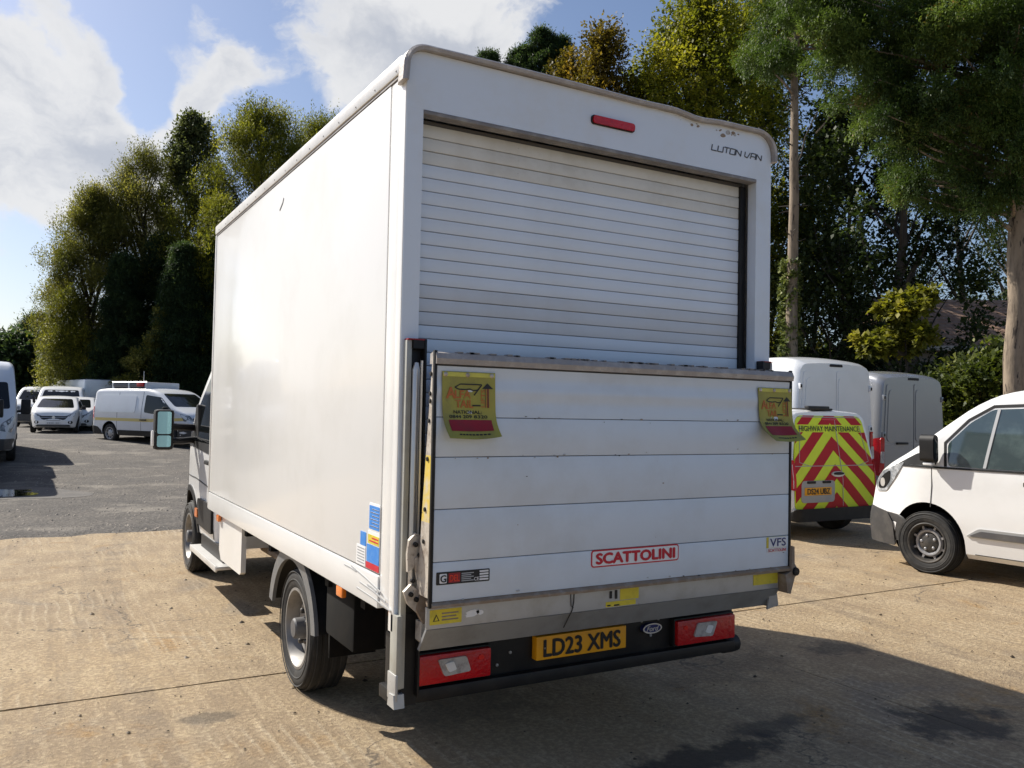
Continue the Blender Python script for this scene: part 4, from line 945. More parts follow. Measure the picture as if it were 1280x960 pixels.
    ch.tube([(-.8, 5.64, .35), (.8, 5.64, .35)], .06, M_deep, 8)
    P(ch, 'chassis')
    for (yy, z_) in ((.70, .762), (3.74, .757)): P(MB().box((-1.085, yy - .045, z_ - .028), (-1.06, yy + .045, z_ + .024), M_amber, .008), 'side_marker')
    # white apron and step behind the cab
    P(MB().prism([(2.98, .45), (3.02, .43), (3.70, .43), (3.78, .50), (3.78, .784), (2.98, .784)], lambda a, b, t: (t, a, b), -1.055, -1.02, M_side), 'apron_panel')
    P(MB().prism([(2.98, .45), (3.02, .43), (3.70, .43), (3.78, .50), (3.78, .784), (2.98, .784)], lambda a, b, t: (t, a, b), 1.055, 1.02, M_side), 'apron_panel')
    for sg in (-1, 1): P(MB().box((sg * 1.06, 3.85, .315), (sg * .90, 5.12, .345), M_trim, .008).box((sg * 1.065, 3.86, .30), (sg * 1.045, 5.10, .35), M_trim, .008).box((sg * .98, 4.0, .30), (sg * .93, 5.0, .46), M_black), 'side_step')
    # --- cab
    b = Body([(-1.32, 2.22), (-1.15, 2.25), (-.75, 2.25), (-.45, 2.14), (.50, 1.36), (.66, 1.25), (.88, 1.10), (.97, .85), (1.0, .55), (1.0, .45)], .985, 1.15, .14, .40, -.1, .30, .347, 4.03, rr=.12)
    v = Veh(b, luton, M_van, TT); v.shell(.43, rear=False, name='cab_body')
    S2 = (1, -1)
    win = rounded([(-1.12, 1.30), (-1.10, 1.98), (-.52, 1.98), (.18, 1.42), (.16, 1.30)], .05)
    v.patch('door_window', win, 'side', M_glass, sides=S2, parent=v.body)
    v.patch('windscreen', rounded([(-.84, 1.42), (.84, 1.42), (.76, 2.06), (-.76, 2.06)], .07), 'front', M_glass, parent=v.body)
    v.patch('door_sill_trim', rounded([(-1.15, 1.20), (-1.13, 1.30), (.36, 1.38), (.36, 1.26)], .02), 'side', M_black, sides=S2, parent=v.body)
    v.patch('rub_strip', rounded([(-1.2, .52), (-1.2, .78), (-.52, .78), (-.45, .54)], .04), 'side', M_black, off=.022, sides=S2, parent=v.body)
    v.patch('arch_trim', [((.43 + d) * math.cos(a), .377 + (.43 + d) * math.sin(a)) for d, an in ((.055, np.linspace(.05, 3.0, 16)), (.0, np.linspace(3.0, .05, 16))) for a in an], 'side', M_black, off=.012, sides=S2, parent=v.body)
    v.seams([[(-1.2, .48), (-1.2, 2.1)], [(.28, .85), (.34, 1.28)], [(-1.2, .9), (-.3, .95), (.2, .95)]], 'side', sides=S2)
    for sg in S2:
        y = float(b.yat(np.array(-1.0), np.array(1.14)))
        v.fin(MB().box((-1.12, sg * (y + .045), 1.12), (-.92, sg * (y + .012), 1.16), M_black, .012).box((-1.1, sg * (y + .03), 1.125), (-1.07, sg * (y - .01), 1.155), M_black), 'door_handle', v.body)
        v.patch('side_marker', rounded([(-.56, .60), (-.56, .68), (-.44, .68), (-.44, .60)], .015), 'side', M_amber, off=.03, sides=(sg,), parent=v.body)
        v.patch('headlight', ccw(rounded([(sg * .56, .92), (sg * .86, .98), (sg * .88, 1.16), (sg * .60, 1.04)], .03)), 'front', M_lamp, parent=v.body)
        # long-arm mirror
        yo = 1.0; xm = -.16
        ma = MB().tube([(xm + .12, sg * .96, 1.43), (xm + .02, sg * 1.10, 1.435), (xm, sg * 1.22, 1.44)], .034, M_black, 8); ma.tube([(xm + .12, sg * .96, 1.31), (xm + .02, sg * 1.10, 1.30), (xm, sg * 1.22, 1.30)], .034, M_black, 8)
        ma.prism(rounded([(xm + .36, 1.24), (xm - .14, 1.22), (xm - .06, 1.66), (xm + .04, 1.66), (xm + .10, 1.50)], .04), lambda a, c, t: (a, sg * t, c), .90, .975, M_black)
        ma.box((xm - .055, sg * 1.185, 1.215), (xm + .08, sg * 1.365, 1.605), M_black, .035)
        mir = v.fin(ma, 'door_mirror')
        v.fin(MB().prism(rounded([(sg * 1.215, 1.37), (sg * 1.34, 1.37), (sg * 1.34, 1.585), (sg * 1.215, 1.585)], .02), lambda a, c, t: (t, a, c), xm - .052, xm - .061, M_mirror), 'mirror_glass', mir)
        v.fin(MB().prism(rounded([(sg * 1.215, 1.245), (sg * 1.34, 1.245), (sg * 1.34, 1.355), (sg * 1.215, 1.355)], .02), lambda a, c, t: (t, a, c), xm - .052, xm - .059, M_mirror), 'wide_angle_glass', mir)
        v.fin(MB().box((xm - .03, sg * 1.362, 1.25), (xm + .05, sg * 1.385, 1.40), M_van, .01), 'mirror_indicator', mir)
build_luton()

# ------------------------------------------------------------------ the other vehicles
BODY = {
 'custom': lambda: Body([(-4.05, 1.86), (-3.95, 1.95), (-3.5, 1.99), (-1.55, 1.985), (-.95, 1.98), (-.68, 1.93), (-.42, 1.80), (.20, 1.33), (.34, 1.25), (.56, 1.14), (.72, 1.02), (.80, .84), (.83, .6), (.83, .40)], .99, 1.10, .15, .22, -.10, .30, .330, 3.1, rr=.13),
 'transit': lambda: Body([(-4.80, 2.60), (-4.7, 2.70), (-4.3, 2.76), (-1.25, 2.76), (-.85, 2.66), (-.42, 2.25), (.50, 1.36), (.64, 1.26), (.88, 1.08), (.97, .85), (1.01, .6), (1.01, .42)], 1.02, 1.10, .13, .30, -.05, .28, .35, 3.75, rr=.17, tail=.05),
 'combo': lambda: Body([(-3.50, 1.79), (-3.42, 1.82), (-3.1, 1.835), (-1.2, 1.84), (-.85, 1.78), (.10, 1.20), (.55, 1.06), (.78, .95), (.87, .7), (.89, .42)], .90, 1.0, .16, .26, -.05, .30, .33, 2.78, rsl=.16, rr=.12, tail=.08),
 'trafic': lambda: Body([(-4.07, 1.86), (-3.98, 1.93), (-3.6, 1.96), (-1.4, 1.97), (-1.0, 1.92), (-.70, 1.83), (.14, 1.31), (.34, 1.22), (.70, 1.05), (.86, .82), (.93, .55), (.93, .42)], .97, 1.08, .14, .28, -.05, .30, .34, 3.1, rr=.14),
 'corsa': lambda: Body([(-3.17, .98), (-3.10, 1.14), (-2.8, 1.34), (-2.35, 1.44), (-1.4, 1.48), (-1.0, 1.43), (.08, .99), (.42, .92), (.68, .80), (.80, .62), (.85, .42)], .875, .90, .22, .20, -.15, .30, .31, 2.51, rr=.12),
}
def front_kit(v, hz, grille, bumper_z, ws, lamp):
    """windscreen, grille, bumper and headlights of a van seen from the front"""
    v.patch('windscreen', rounded(ws, .07), 'front', M_glass, parent=v.body)
    v.patch('bumper', bumper_z, 'front', M_bumper, off=.02, parent=v.body)
    v.patch('grille', grille, 'front', M_black, parent=v.body)
    for sg in (1, -1): v.patch('headlight', ccw([(sg * a, b) for a, b in lamp]), 'front', M_lamp, off=.010, parent=v.body)
def make_custom(root, paint=M_van, near=False):
    b = BODY['custom'](); v = Veh(b, root, paint); S2 = (1, -1); v.shell(.405)
    front_kit(v, 1, rounded([(-.55, .70), (.55, .70), (.50, .98), (-.50, .98)], .05), rounded([(-.93, .30), (.93, .30), (.96, .60), (.60, .64), (-.60, .64), (-.96, .60)], .06),
              [(-.80, 1.35), (.80, 1.35), (.70, 1.83), (-.70, 1.83)], rounded([(.52, .84), (.70, .78), (.74, .90), (.70, 1.02), (.56, .98)], .03))
    v.patch('bumper_corner', rounded([(.41, .24), (.425, .50), (.50, .61), (.83, .66), (.83, .24)], .03), 'side', M_bumper, off=.018, sides=S2, parent=v.body)
    for sg in S2: v.patch('headlight_wing', rounded([(.40, .98), (.52, .84), (.68, .82), (.70, .92), (.60, 1.06), (.26, 1.185)], .03), 'side', M_lamp, off=.010, sides=(sg,), parent=v.body)
    v.patch('door_window', rounded([(-.24, 1.165), (-.22, 1.40), (-.44, 1.63), (-.66, 1.77), (-1.42, 1.80), (-1.42, 1.36), (-1.20, 1.22), (-1.05, 1.165)], .04), 'side', M_glass2, sides=S2, parent=v.body)
    v.patch('window_pillar', rounded([(-.60, 1.168), (-.63, 1.168), (-.73, 1.77), (-.70, 1.77)], .005), 'side', M_greyprint, off=.013, sides=S2, parent=v.body)
    v.patch('quarter_glass', rounded([(.36, 1.155), (-.10, 1.165), (-.10, 1.30), (.10, 1.29)], .03), 'side', M_black, sides=S2, parent=v.body)
    v.patch('window_frame', strip([(-.21, 1.16), (-.19, 1.41), (-.42, 1.655), (-.66, 1.80), (-1.46, 1.835)], .03), 'side', M_black, off=.004, sides=S2, parent=v.body, maxe=.2)
    v.patch('belt_seal', rounded([(.38, 1.135), (.38, 1.155), (-1.06, 1.160), (-1.06, 1.138)], .004), 'side', M_black, off=.008, sides=S2, parent=v.body)
    v.patch('rub_strip', rounded([(-.42, .455), (-.56, .55), (-2.4, .55), (-2.4, .455)], .03), 'side', M_seamw, off=.012, sides=S2, parent=v.body)
    v.patch('rub_strip', rounded([(-.46, .465), (-.58, .525), (-2.38, .525), (-2.38, .465)], .02), 'side', M_grey_pl, off=.022, sides=S2, parent=v.body)
    v.seams([[(-.06, 1.15), (-.065, .95), (-.05, .72)], [(-1.50, .35), (-1.50, 1.86)], [(-.5, .275), (-2.6, .275)], [(-2.62, .35), (-2.62, 1.86)]], 'side', sides=S2, w=.009)
    for sg in S2: v.patch('lamp_reflector', rounded([(.46, .97), (.54, .87), (.65, .86), (.655, .92), (.57, 1.02), (.46, 1.08)], .03), 'side', M_deep, off=.014, sides=(sg,), parent=v.body); v.patch('lamp_bulb', ellipse(.575, .935, .04, .05, 14), 'side', M_chrome, off=.02, sides=(sg,), parent=v.body)
    for sg in S2:
        y = float(b.yat(np.array(-1.1), np.array(1.04)))
        v.fin(MB().box((-1.22, sg * (y + .05), 1.01), (-1.0, sg * (y + .018), 1.06), M_black, .016).box((-1.20, sg * (y + .03), 1.02), (-1.16, sg * (y - .01), 1.05), M_black), 'door_handle', v.body)
    for sg in S2:
        y = float(b.yat(np.array(-.06), np.array(1.18)))
        mb = MB().prism(rounded([(sg * (y + .05), 1.20), (sg * (y + .15), 1.21), (sg * (y + .165), 1.45), (sg * (y + .13), 1.50), (sg * (y + .06), 1.48)], .04, 4), lambda a, c, t: (t, a, c), -.16, -.01, M_black)
        mb.tube([(-.08, sg * (y - .04), 1.19), (-.08, sg * (y + .10), 1.21)], .032, M_black); mb.box((-.13, sg * (y + .06), 1.17), (-.03, sg * (y + .13), 1.20), M_van, .01)
        m_ = v.fin(mb, 'door_mirror')
        v.fin(MB().prism(rounded([(sg * (y + .065), 1.23), (sg * (y + .14), 1.24), (sg * (y + .145), 1.45), (sg * (y + .07), 1.45)], .03), lambda a, c, t: (t, a, c), -.159, -.165, M_glass), 'mirror_glass', m_)
    v.patch('rear_window', rounded([(-.78, 1.2), (.78, 1.2), (.72, 1.75), (-.72, 1.75)], .06), 'rear', M_glass, parent=v.body)
    v.patch('rear_bumper', rounded([(-.93, .3), (.93, .3), (.93, .55), (-.93, .55)], .05), 'rear', M_black, off=.04, parent=v.body)
    for sg in S2: v.patch('tail_light', ccw(rounded([(sg * .80, .9), (sg * .93, .9), (sg * .90, 1.5), (sg * .80, 1.5)], .04)), 'rear', M_red, off=.012, parent=v.body)
    v.wheels('hubcap', .215, .012)
    return v
def make_transit(root, paint=M_vanb):
    b = BODY['transit'](); v = Veh(b, root, paint); S2 = (1, -1); v.shell(.43)
    front_kit(v, 1, rounded([(-.62, .66), (.62, .66), (.58, 1.02), (-.58, 1.02)], .05), rounded([(-.95, .33), (.95, .33), (.98, .62), (-.98, .62)], .06),
              [(-.84, 1.42), (.84, 1.42), (.76, 2.16), (-.76, 2.16)], rounded([(.60, .84), (.88, .78), (.95, 1.0), (.92, 1.24), (.80, 1.14), (.64, 1.03)], .04))
    v.patch('door_window', rounded([(.16, 1.36), (-.46, 1.98), (-1.15, 1.98), (-1.15, 1.33), (.10, 1.30)], .05), 'side', M_glass, sides=S2, parent=v.body)
    v.patch('rub_strip', rounded([(-.55, .55), (-.55, .72), (-3.1, .72), (-3.1, .55)], .03), 'side', M_grey_pl, off=.02, sides=S2, parent=v.body)
    v.seams([[(-1.25, .4), (-1.25, 2.1)], [(.30, .85), (.36, 1.25)], [(-2.5, .4), (-2.5, 2.5)], [(-1.3, .93), (-4.6, .93)]], 'side', sides=S2, name='panel_gap')
    # rear doors: two raised leaves with pressed window panels
    for sg in S2:
        v.patch('rear_door', ccw(rounded([(sg * .012, .56), (sg * .90, .56), (sg * .865, 1.4), (sg * .80, 2.50), (sg * .012, 2.53)], .06)), 'rear', paint, off=.012, parent=v.body)
        v.patch('door_pressing', ccw(rounded([(sg * .05, 1.42), (sg * .80, 1.42), (sg * .74, 2.40), (sg * .05, 2.43)], .10)), 'rear', paint, off=.022, parent=v.body)
        v.seams([[(sg * .03, 1.38), (sg * .83, 1.38)], [(sg * .03, .95), (sg * .86, .95)]], 'rear', M_seamw, off=.0135, w=.008)
        v.patch('tail_light', ccw(rounded([(sg * .885, .78), (sg * .99, .82), (sg * .965, 1.50), (sg * .875, 1.50)], .04)), 'rear', M_red, off=.03, parent=v.body)
        v.patch('tail_light', rounded([(-4.82, .78), (-4.66, .82), (-4.68, 1.48), (-4.82, 1.50)], .03), 'side', M_red, off=.012, sides=(sg,), parent=v.body)
        v.patch('reversing_lens', ccw(rounded([(sg * .895, 1.02), (sg * .978, 1.03), (sg * .968, 1.24), (sg * .889, 1.24)], .02)), 'rear', M_clear, off=.036, parent=v.body)
        for hz in (.75, 1.55, 2.25):
            x = b.xfront(sg * .88, hz, True)
            v.fin(MB().box((x - .035, sg * .845, hz - .05), (x + .04, sg * .925 * (1 - .03 * (hz > 2)), hz + .05), paint, .012).box((x - .042, sg * .865, hz - .028), (x - .03, sg * .90, hz + .028), M_blackm, .004), 'door_hinge', v.body)
    v.patch('rear_bumper', rounded([(-.96, .34), (.96, .34), (.96, .54), (-.96, .54)], .05), 'rear', M_black, off=.06, parent=v.body)
    v.patch('high_brake_light', rounded([(-.16, 2.60), (.16, 2.60), (.15, 2.645), (-.15, 2.645)], .015), 'rear', M_black, off=.012, parent=v.body)
    x = b.xfront(0, 1.1, True)
    v.fin(MB().box((x - .06, -.10, 1.06), (x + .01, .03, 1.10), M_black, .012), 'door_handle', v.body)
    v.fin(MB().box((x - .05, .2, 1.37), (x + .01, .52, 1.41), M_black, .012), 'plate_light_strip', v.body)
    v.mirror(.05, 1.42, h=.42, w=.24); v.wheels('cover', .225, .015)
    return v
def make_combo(root):
    b = BODY['combo'](); v = Veh(b, root, M_vanb); S2 = (1, -1); v.shell(.40)
    out = ccw(rounded([(-.80, .44), (.80, .44), (.815, .95), (.76, 1.25), (.675, 1.70), (.60, 1.765), (-.60, 1.765), (-.675, 1.70), (-.76, 1.25), (-.815, .95)], .05))
    v.patch('chevron_panel', out, 'rear', M_chev_y, off=.008, parent=v.body, maxe=.07)
    for c0 in (2.14, 1.76, 1.365, .965, .565, .165):          # red chevrons pointing up, cut to the doors
        for sg in S2:
            q = ccw([(0, c0 + .10), (0, c0 - .10), (sg * 1.2, c0 - .10 - 1.2 * .92), (sg * 1.2, c0 + .10 - 1.2 * .92)])
            for lo, hi in ((.40, 1.525), (1.635, 1.8)):
                p = clip_poly(clip_poly(q, ccw([(-1, lo), (1, lo), (1, hi), (-1, hi)])), ccw([(a * .995, .0 + b_) for a, b_ in out]))
                if len(p) >= 3: v.patch('chevron_stripe', p, 'rear', M_chev_r, off=.0125, thick=.004, parent=v.body, maxe=.07)
    def tx(a, c): return (b.xfront(-a, c, True) - .0155, -a, c)
    mb = MB(); put_text(mb, 'HIGHWAY MAINTENANCE', tx, -.02, 1.578, .078, M_ink, w=1.22, bold=.008); v.fin(mb, 'lettering', v.body, 0)
    v.seams([[(-.79, 1.045), (.79, 1.045)], [(-.13, .46), (-.10, 1.74)], [(-.62, 1.745), (.62, 1.745)]], 'rear', M_seamw, off=.014, w=.010)
    for sg in S2:
        v.seams([[(sg * .52, .99 + .06), (sg * .70, 1.10), (sg * .60, 1.62)]], 'rear', M_seamw, off=.014, w=.008)
        v.patch('tail_light', ccw(rounded([(sg * .80, .70), (sg * .885, .72), (sg * .875, 1.12), (sg * .80, 1.14)], .04)), 'rear', M_red, off=.02, parent=v.body)
        v.patch('tail_light', rounded([(-3.52, .72), (-3.36, .74), (-3.36, 1.10), (-3.50, 1.13)], .03), 'side', M_red, off=.012, sides=(sg,), parent=v.body)
    v.patch('plate_recess', rounded([(.05, .53), (.70, .53), (.70, .84), (.05, .84)], .06), 'rear', M_seamw, off=.018, parent=v.body)
    for yy in (.20, .50): v.patch('plate_lamp', rounded([(yy - .06, .80), (yy + .10, .80), (yy + .10, .835), (yy - .06, .835)], .01), 'rear', M_black, off=.03, parent=v.body)
    v.plate('DS24 UBZ', .385, .69, 'rear', M_plate, v.body)
    x = b.xfront(0, .93, True)
    v.fin(MB().prism(ellipse(-.02, .925, .125, .040), lambda a, c, t: (t, a, c), x - .034, x, M_trim).prism(ellipse(-.02, .935, .10, .022), lambda a, c, t: (t, a, c), x - .048, x - .02, M_black), 'door_handle', v.body)
    v.patch('high_brake_light', rounded([(-.16, 1.70), (.16, 1.70), (.155, 1.728), (-.155, 1.728)], .008), 'rear', M_red, off=.02, parent=v.body)
    v.patch('rear_bumper', rounded([(-.86, .27), (.86, .27), (.86, .45), (-.86, .45)], .05), 'rear', M_black, off=.07, parent=v.body)
    v.fin(MB().box((-3.30, -.16, 1.845), (-2.9, .30, 1.875), M_blackm, .01).box((-3.38, .0, 1.845), (-3.30, .42, 1.905), M_blackm, .014), 'roof_beacon_mount', v.body)
    front_kit(v, 1, rounded([(-.5, .62), (.5, .62), (.46, .86), (-.46, .86)], .04), rounded([(-.84, .3), (.84, .3), (.84, .52), (-.84, .52)], .05), [(-.70, 1.22), (.70, 1.22), (.60, 1.68), (-.60, 1.68)], rounded([(.52, .72), (.78, .70), (.80, .92), (.60, .90)], .03))
    v.patch('door_window', rounded([(.0, 1.18), (-.50, 1.55), (-1.10, 1.60), (-1.10, 1.12), (-.1, 1.10)], .05), 'side', M_glass, sides=S2, parent=v.body)
    v.mirror(.0, 1.14); v.wheels('hubcap', .20, .015)
    return v
def make_trafic(root):
    b = BODY['trafic'](); v = Veh(b, root, M_vanb); S2 = (1, -1); v.shell(.41)
    front_kit(v, 1, rounded([(-.6, .80), (.6, .80), (.62, .95), (-.62, .95)], .03), rounded([(-.9, .3), (.9, .3), (.92, .60), (-.92, .60)], .05), [(-.80, 1.34), (.80, 1.34), (.70, 1.80), (-.70, 1.80)], rounded([(.56, .86), (.86, .84), (.90, 1.10), (.70, 1.05)], .03))
    v.patch('door_window', rounded([(.14, 1.20), (-.50, 1.66), (-1.28, 1.74), (-1.28, 1.12), (-.55, 1.05), (.10, 1.0)], .07), 'side', M_glass, sides=S2, parent=v.body)
    v.patch('yellow_band', rounded([(.60, .86), (.55, .96), (-.9, .90), (-4.0, .90), (-4.0, .80), (-.9, .79)], .01), 'side', M_stripe, off=.005, sides=S2, parent=v.body, maxe=.2)
    v.patch('lower_trim', rounded([(-.55, .28), (-.50, .47), (-2.66, .47), (-2.64, .28)], .03), 'side', M_black, off=.016, sides=S2, parent=v.body)
    v.patch('rear_quarter_trim', rounded([(-4.07, .30), (-4.07, .62), (-3.72, .56), (-3.55, .42), (-3.52, .30)], .03), 'side', M_black, off=.016, sides=S2, parent=v.body)
    v.patch('side_pressing', rounded([(-1.75, 1.10), (-3.72, 1.10), (-3.68, 1.72), (-1.75, 1.72)], .08), 'side', M_vanb, off=.012, sides=S2, parent=v.body)
    v.seams([[(-1.42, .4), (-1.42, 1.85)], [(-.1, .5), (.0, 1.0)], [(-2.7, .45), (-2.7, 1.82)]], 'side', sides=S2)
    v.patch('rear_bumper', rounded([(-.92, .3), (.92, .3), (.92, .62), (-.92, .62)], .05), 'rear', M_black, off=.05, parent=v.body)
    v.patch('rear_door_shade', rounded([(-.86, .64), (.86, .64), (.76, 1.82), (-.76, 1.82)], .06), 'rear', M_grey_pl, off=.01, parent=v.body)  # dark grey stands in for shade on the white rear doors
    for sg in S2:
        v.patch('tail_light', rounded([(-4.09, .86), (-3.96, .86), (-3.96, 1.30), (-4.09, 1.30)], .02), 'side', M_red, off=.012, sides=(sg,), parent=v.body)
        y = float(b.yat(np.array(-1.2), np.array(.83))); v.fin(MB().box((-1.45, sg * (y + .05), .83), (-1.12, sg * (y + .01), .88), M_black, .014), 'door_handle', v.body)
    # roof beacon bar
    bar = MB()
    for xx in (-3.3, -2.45, -1.55): bar.box((xx - .05, -.72, 1.94), (xx + .05, .72, 2.20), M_vanb, .03)
    bar.tube([(-3.28, -.62, 2.08), (-2.5, -.62, 2.08)], .11, M_grey_pl, 12); bar.tube([(-2.4, -.62, 2.08), (-1.6, -.62, 2.08)], .11, M_grey_pl, 12)
    bar.tube([(-3.28, .62, 2.08), (-1.6, .62, 2.08)], .11, M_grey_pl, 12); bar.tube([(-3.35, -.70, 2.19), (-1.5, -.70, 2.19)], .03, M_vanb, 6)
    bar.box((-1.95, -.78, 2.04), (-1.62, -.60, 2.18), M_red, .02); bar.tube([(-1.8, -.6, 2.2), (-1.8, -.6, 2.6)], .012, M_trim, 5)
    v.fin(bar, 'roof_light_bar', v.body)
    v.mirror(.02, 1.16); v.wheels('cover', .215, .012)
    return v
def make_corsa(root):
    b = BODY['corsa'](); v = Veh(b, root, M_van); S2 = (1, -1); v.shell(.37)
    front_kit(v, 1, rounded([(-.42, .55), (-.52, .68), (.52, .68), (.42, .55), (.2, .49), (-.2, .49)], .04), rounded([(-.62, .27), (.62, .27), (.56, .34), (-.56, .34)], .02), [(-.68, 1.01), (.68, 1.01), (.555, 1.38), (-.555, 1.38)], rounded([(.42, .68), (.72, .66), (.78, .80), (.66, .79)], .02))
    v.patch('chrome_bar', rounded([(-.45, .60), (.45, .60), (.47, .635), (-.47, .635)], .008), 'front', M_hubcap, off=.018, parent=v.body)
    v.fin(MB().lathe([(.058, .0), (.058, .03), (.001, .035)], (b.xfront(0, .62), 0, .62), M_trim, 18, 0, 1), 'round_badge', v.body)
    for sg in S2: v.patch('fog_lamp', ellipse(sg * .60, .43, .085, .065, 16), 'front', M_black, off=.008, parent=v.body)
    v.plate('', 0, .40, 'front', M_platew, v.body, mark=True)
    v.patch('door_window', rounded([(-.05, .96), (-.85, 1.34), (-1.35, 1.38), (-1.35, .96)], .04), 'side', M_glass, sides=S2, parent=v.body)
    v.patch('rear_window', rounded([(-1.42, .96), (-1.42, 1.38), (-2.2, 1.34), (-2.62, 1.02)], .04), 'side', M_glass, sides=S2, parent=v.body)
    v.seams([[(.0, .3), (.0, .95)], [(-1.4, .3), (-1.4, .95)]], 'side', sides=S2)
    v.mirror(-.12, 1.0, h=.16, w=.16); v.wheels('cover', .19, .012)
    return v
def at(o, x, y, rz, dz=0): o.location = (x, y, float(gz(x, y)) + dz); o.rotation_euler = (0, 0, rz); return o

# near right van: heading measured 80 degrees off the camera's x
al = R_(85); hx, hy = -math.cos(al), math.sin(al)
cust = thing('panel_van', 'clean white panel van parked at right, its nose and front wheel in view', 'van'); make_custom(cust, M_van, True)
at(cust, 5.99 + .985 * math.sin(al), 2.40 + .985 * math.cos(al), math.atan2(hy, hx))
hwy = thing('highway_van', 'small van with red and yellow chevrons reading HIGHWAY MAINTENANCE on its back', 'van'); make_combo(hwy); at(hwy, 7.28, 4.62 + 3.50, math.pi / 2); hwy.scale = (1, 1, .95)
tr1 = thing('panel_van', 'tall plain white van standing behind the red and yellow chevron van', 'van'); make_transit(tr1); at(tr1, 9.58, 6.53 + 4.8, math.pi / 2, -.08)
tr2 = thing('panel_van', 'silver grey van with rounded roof, parked between the tall white van and the hedge', 'van'); make_transit(tr2, M_silver); at(tr2, 12.35, 7.0 + 4.8, math.pi / 2, -.20)
# left row
fv = copy_tree(tr1); fv['label'] = 'white high roofed van cut off by the left edge, its black mirror sticking out'; at(fv, -3.66, 22.9 + 1.0, -math.pi / 2 + .02)
g2 = 'vans parked out of view along the left'
for k, (x, y) in enumerate(((-4.22, 19.5), (-4.3, 15.6))):
    o = copy_tree(tr1); o['label'] = ('white high roofed van next nearer than the one cut by the left edge', 'nearest white high roofed van of the left row')[k]; o['group'] = g2; at(o, x, y, -math.pi / 2)
cs = thing('hatchback_car', 'small white hatchback facing the camera, dark smiling grille and white number plate', 'car'); make_corsa(cs)
x, y = place(69, 34.6); at(cs, x, y, math.atan2(-.97, -.10))
cs2 = copy_tree(cs); cs2['label'] = 'second small white car, mostly hidden behind the right side of the white hatchback'; x, y = place(92, 37.5); at(cs2, x, y, math.atan2(-.95, -.15))
tf = thing('crew_van', 'white van with thin yellow band along its side and a light bar on the roof', 'van'); make_trafic(tf)
hd = np.array([.533, -.846]); hd = hd / np.linalg.norm(hd); x, y = place(213, 29.3); rgt = np.array([hd[1], -hd[0]])
at(tf, x - rgt[0] * .9, y - rgt[1] * .9, math.atan2(hd[1], hd[0]))
cv = copy_tree(cust); cv['label'] = 'white van with wide dark windscreen right behind the white hatchback'; x, y = place(73, 38.0); at(cv, x + .1, y + 1.2, math.atan2(-.97, -.1), -.02)
ov = copy_tree(cust); ov['label'] = 'white van with its cab door hanging open, beside the mirror of the leftmost van'; x, y = place(46, 42); at(ov, x, y, math.atan2(-.95, -.2), .0)
od = MB().prism(rounded([(-1.0, .4), (-1.0, 1.25), (-.9, 1.85), (-.5, 1.85), (.05, 1.28), (.05, .4)], .05), lambda a, b, t: (a * .1 + .1 + t, 1.0 + (a + 1) * .85 * .98, b), 0, .06, M_vanb); o_ = od.build('open_door', ov)
MB().prism(rounded([(-.92, 1.26), (-.84, 1.78), (-.52, 1.78), (-.05, 1.28)], .04), lambda a, b, t: (a * .1 + .1 + t, 1.0 + (a + 1) * .85 * .98, b), -.006, .066, M_glass2).build('door_window', o_)
bl = copy_tree(tr1); bl['label'] = 'white van whose roof shows above the yellow banded van'; x, y = place(196, 52); at(bl, x, y, math.atan2(CAM[1] - y, CAM[0] - x) + .25, -.85)
bt = thing('box_lorry', 'white box lorry with rounded corners behind the hatchback and the yellow banded van', 'lorry')
def build_lorry():
    MB().box((-2.1, -1.0, .75), (2.1, 1.0, 2.40), M_vanb, .16).build('box_body', bt)
    MB().box((2.02, -.7, 1.3), (2.125, .7, 2.2), M_vanb, .02).build('door_panel', bt)
    c = MB().box((-2.2, -.45, .55), (3.9, .45, .90), M_deep); c.box((2.0, -1.0, .50), (2.14, 1.0, .72), M_blackm, .02); c.build('chassis', bt)
    MB().box((-4.0, -.95, .6), (-2.2, .95, 2.2), M_vanb, .2).build('cab', bt)
    for sg in (1, -1):
        MB().box((2.10, sg * .95, .70), (2.16, sg * .70, .84), M_red, .01).build('tail_light', bt)
        for xx in (1.1, -3.1): wheel(bt, xx, sg * .88, sg, .36, .24, 'cover')
build_lorry(); x, y = place(112, 43.5); at(bt, x, y, R_(-75), .0)

